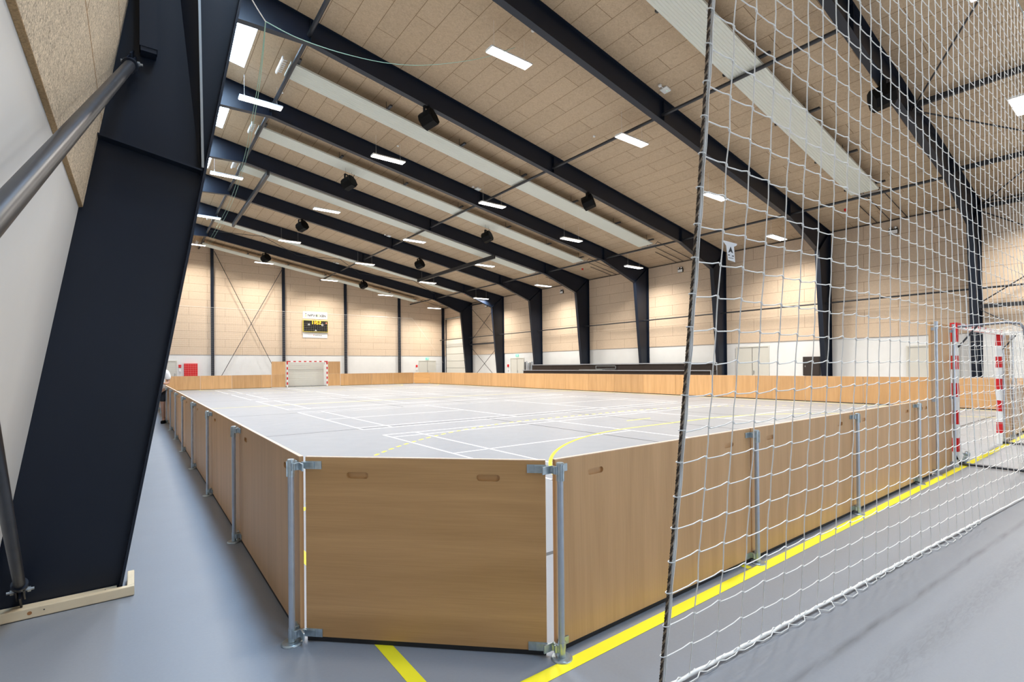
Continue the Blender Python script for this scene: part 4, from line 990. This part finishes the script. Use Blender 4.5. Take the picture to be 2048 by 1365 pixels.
# ================================================================ GREEN HOIST CORDS
def pix(u, v, y):
    """world point on the plane y, seen in direction (u, v) of the photograph: used to read positions off the photo"""
    d = Fd + Rr * ((u - 1024) / F_PX) + Ur * ((729.47 - v) / F_PX); t_ = y / d.y; return Vector((d.x * t_, d.y * t_, 1.5 + d.z * t_))
def smooth(P, n=6):
    out = []
    for i in range(len(P) - 1):
        a, b, c, d = P[max(i - 1, 0)], P[i], P[i + 1], P[min(i + 2, len(P) - 1)]
        for q in range(n):
            t_ = q / n; out.append(.5 * ((2 * b) + (c - a) * t_ + (2 * a - 5 * b + 4 * c - d) * t_ ** 2 + (3 * b - a - 3 * c + d) * t_ ** 3))
    return out + [P[-1]]
cords = [([(531, 43, 6.0), (520, 140, 8.5), (503, 240, 12.0), (484, 330, 19.0), (452, 420, 29), (412, 492, 42)], 'green hoist cord running away over the left side, leftmost strand', .005),
         ([(531, 43, 6.0), (523, 140, 8.5), (508, 240, 12.0), (489, 330, 19.0), (458, 420, 29), (418, 492, 42)], 'green hoist cord running away over the left side, right strand', .005),
         ([(531, 43, 6.0), (600, 78, 6.6), (690, 108, 7.3), (780, 127, 8.0), (860, 130, 8.6), (960, 117, 9.4), (1030, 95, 9.9)], 'green hoist cord sagging across the rafter to the nearest lamp', .005),
         ([(531, 43, 6.0), (515, 18, 5.4), (498, -12, 5.0), (470, -70, 4.5)], 'pale hoist cord rising out of the picture at the top left', .006)]
for P, lab, r_ in cords:
    k = MB(); pts = smooth([pix(*q) for q in P]); o0 = pts[0].copy(); k.tube([q - o0 for q in pts], r_, 6); o = k.build('hoist_cord', [M_GREEN if 'green' in lab else M_CORDW]); o.location = o0
    tag(o, lab, 'cord', 'hoist cords')

# ================================================================ PERSON
def skin_mesh(name, nodes, edges, mt, parent, sub=1):
    bm = bmesh.new(); L = bm.verts.layers.skin.verify(); vs_ = []
    for i, n in enumerate(nodes):
        q = bm.verts.new(n[0]); q[L].radius = n[1] if isinstance(n[1], tuple) else (n[1], n[1]); q[L].use_root = (i == 0); vs_.append(q)
    for e0, e1 in edges: bm.edges.new((vs_[e0], vs_[e1]))
    me = bpy.data.meshes.new(name); bm.to_mesh(me); bm.free(); o = bpy.data.objects.new(name, me); COL.objects.link(o)
    o.modifiers.new('skin', 'SKIN')
    s2 = o.modifiers.new('sub', 'SUBSURF'); s2.levels = sub; s2.render_levels = sub
    bpy.context.view_layer.update()
    em = bpy.data.meshes.new_from_object(o.evaluated_get(bpy.context.evaluated_depsgraph_get())); COL.objects.unlink(o); bpy.data.objects.remove(o)
    em.materials.clear(); em.materials.append(mt)
    for p in em.polygons: p.use_smooth = True
    r = bpy.data.objects.new(name, em); COL.objects.link(r); r.parent = parent; return r
PE = thing('person', 'person in white t-shirt and dark shorts standing beyond the near column', 'person', (.49, 17.0, 0), math.radians(168))
# faces local +y ; x right
nodes = [((0, 0, .95), (.14, .10)), ((0, .01, 1.12), (.13, .09)), ((0, .0, 1.32), (.16, .10)), ((0, 0, 1.45), (.10, .08)), ((0, .02, 1.53), .055), ((0, .03, 1.60), (.07, .085)), ((0, .035, 1.68), (.078, .098)), ((0, .03, 1.75), (.06, .075))]
edges = [(0, 1), (1, 2), (2, 3), (3, 4), (4, 5), (5, 6), (6, 7)]
for s_ in (-1, 1):
    b = len(nodes)
    nodes += [((s_ * .10, 0, .86), .085), ((s_ * .11, .01, .50), .058), ((s_ * .115, -.02, .28), .05), ((s_ * .12, -.02, .09), .036), ((s_ * .13, .07, .045), (.04, .035)), ((s_ * .13, .15, .035), (.035, .025))]
    edges += [(0, b), (b, b + 1), (b + 1, b + 2), (b + 2, b + 3), (b + 3, b + 4), (b + 4, b + 5)]
    b = len(nodes)
    nodes += [((s_ * .19, 0, 1.42), .055), ((s_ * .235, -.03, 1.14), .042), ((s_ * .20, .14, 1.10), .035), ((s_ * .15, .26, 1.12), .026), ((s_ * .14, .31, 1.12), (.035, .018))]
    edges += [(3, b), (b, b + 1), (b + 1, b + 2), (b + 2, b + 3), (b + 3, b + 4)]
    h = b + 4
    for q in range(4):
        c = len(nodes); ox = (q - 1.5) * .016; nodes += [((s_ * .14 + ox, .36, 1.115), .008), ((s_ * .14 + ox, .385 - .006 * abs(q - 1.4), 1.095), .007)]; edges += [(h, c), (c, c + 1)]
    c = len(nodes); nodes += [((s_ * .10, .33, 1.13), .009), ((s_ * .09, .36, 1.12), .008)]; edges += [(h, c), (c, c + 1)]
skin_mesh('body', nodes, edges, M_SKIN, PE)
skin_mesh('t_shirt', [((0, .01, .88), (.20, .15)), ((0, .01, 1.10), (.185, .14)), ((0, 0, 1.30), (.20, .145)), ((0, 0, 1.46), (.12, .10)), ((-.20, 0, 1.42), .085), ((-.235, -.02, 1.20), .08), ((.20, 0, 1.42), .085), ((.235, -.02, 1.20), .08)],
          [(0, 1), (1, 2), (2, 3), (3, 4), (4, 5), (3, 6), (6, 7)], M_TEE, PE)
skin_mesh('shorts', [((0, 0, .98), (.19, .14)), ((-.10, 0, .84), .115), ((-.11, .01, .58), .09), ((.10, 0, .84), .115), ((.11, .01, .56), .10)], [(0, 1), (1, 2), (0, 3), (3, 4)], M_SHORT, PE)
k = MB(); k.sphere((0, .01, 1.715), .098, nu=16, nv=10, sc=(.9, 1.05, .92)); k.build('hair', [M_HAIR], PE)
for s_ in (-1, 1):
    k = MB(); k.bbox(s_ * .13 - .05, s_ * .13 + .05, -.09, .20, 0, .085, .025); k.build('shoe', [M_BLACK], PE)
k = MB(); k.sphere((0, .135, 1.655), .014, sc=(.8, 1.2, 1.4)); k.build('nose', [M_SKIN], PE)
for s_ in (-1, 1):
    k = MB(); k.sphere((s_ * .033, .122, 1.685), .010); k.build('eye', [M_INK], PE); k = MB(); k.sphere((s_ * .082, .03, 1.665), .02, sc=(.5, 1, 1.5)); k.build('ear', [M_SKIN], PE)
k = MB(); k.sphere((0, .125, 1.612), .018, sc=(1.3, .5, .35)); k.build('mouth', [M_RED], PE)
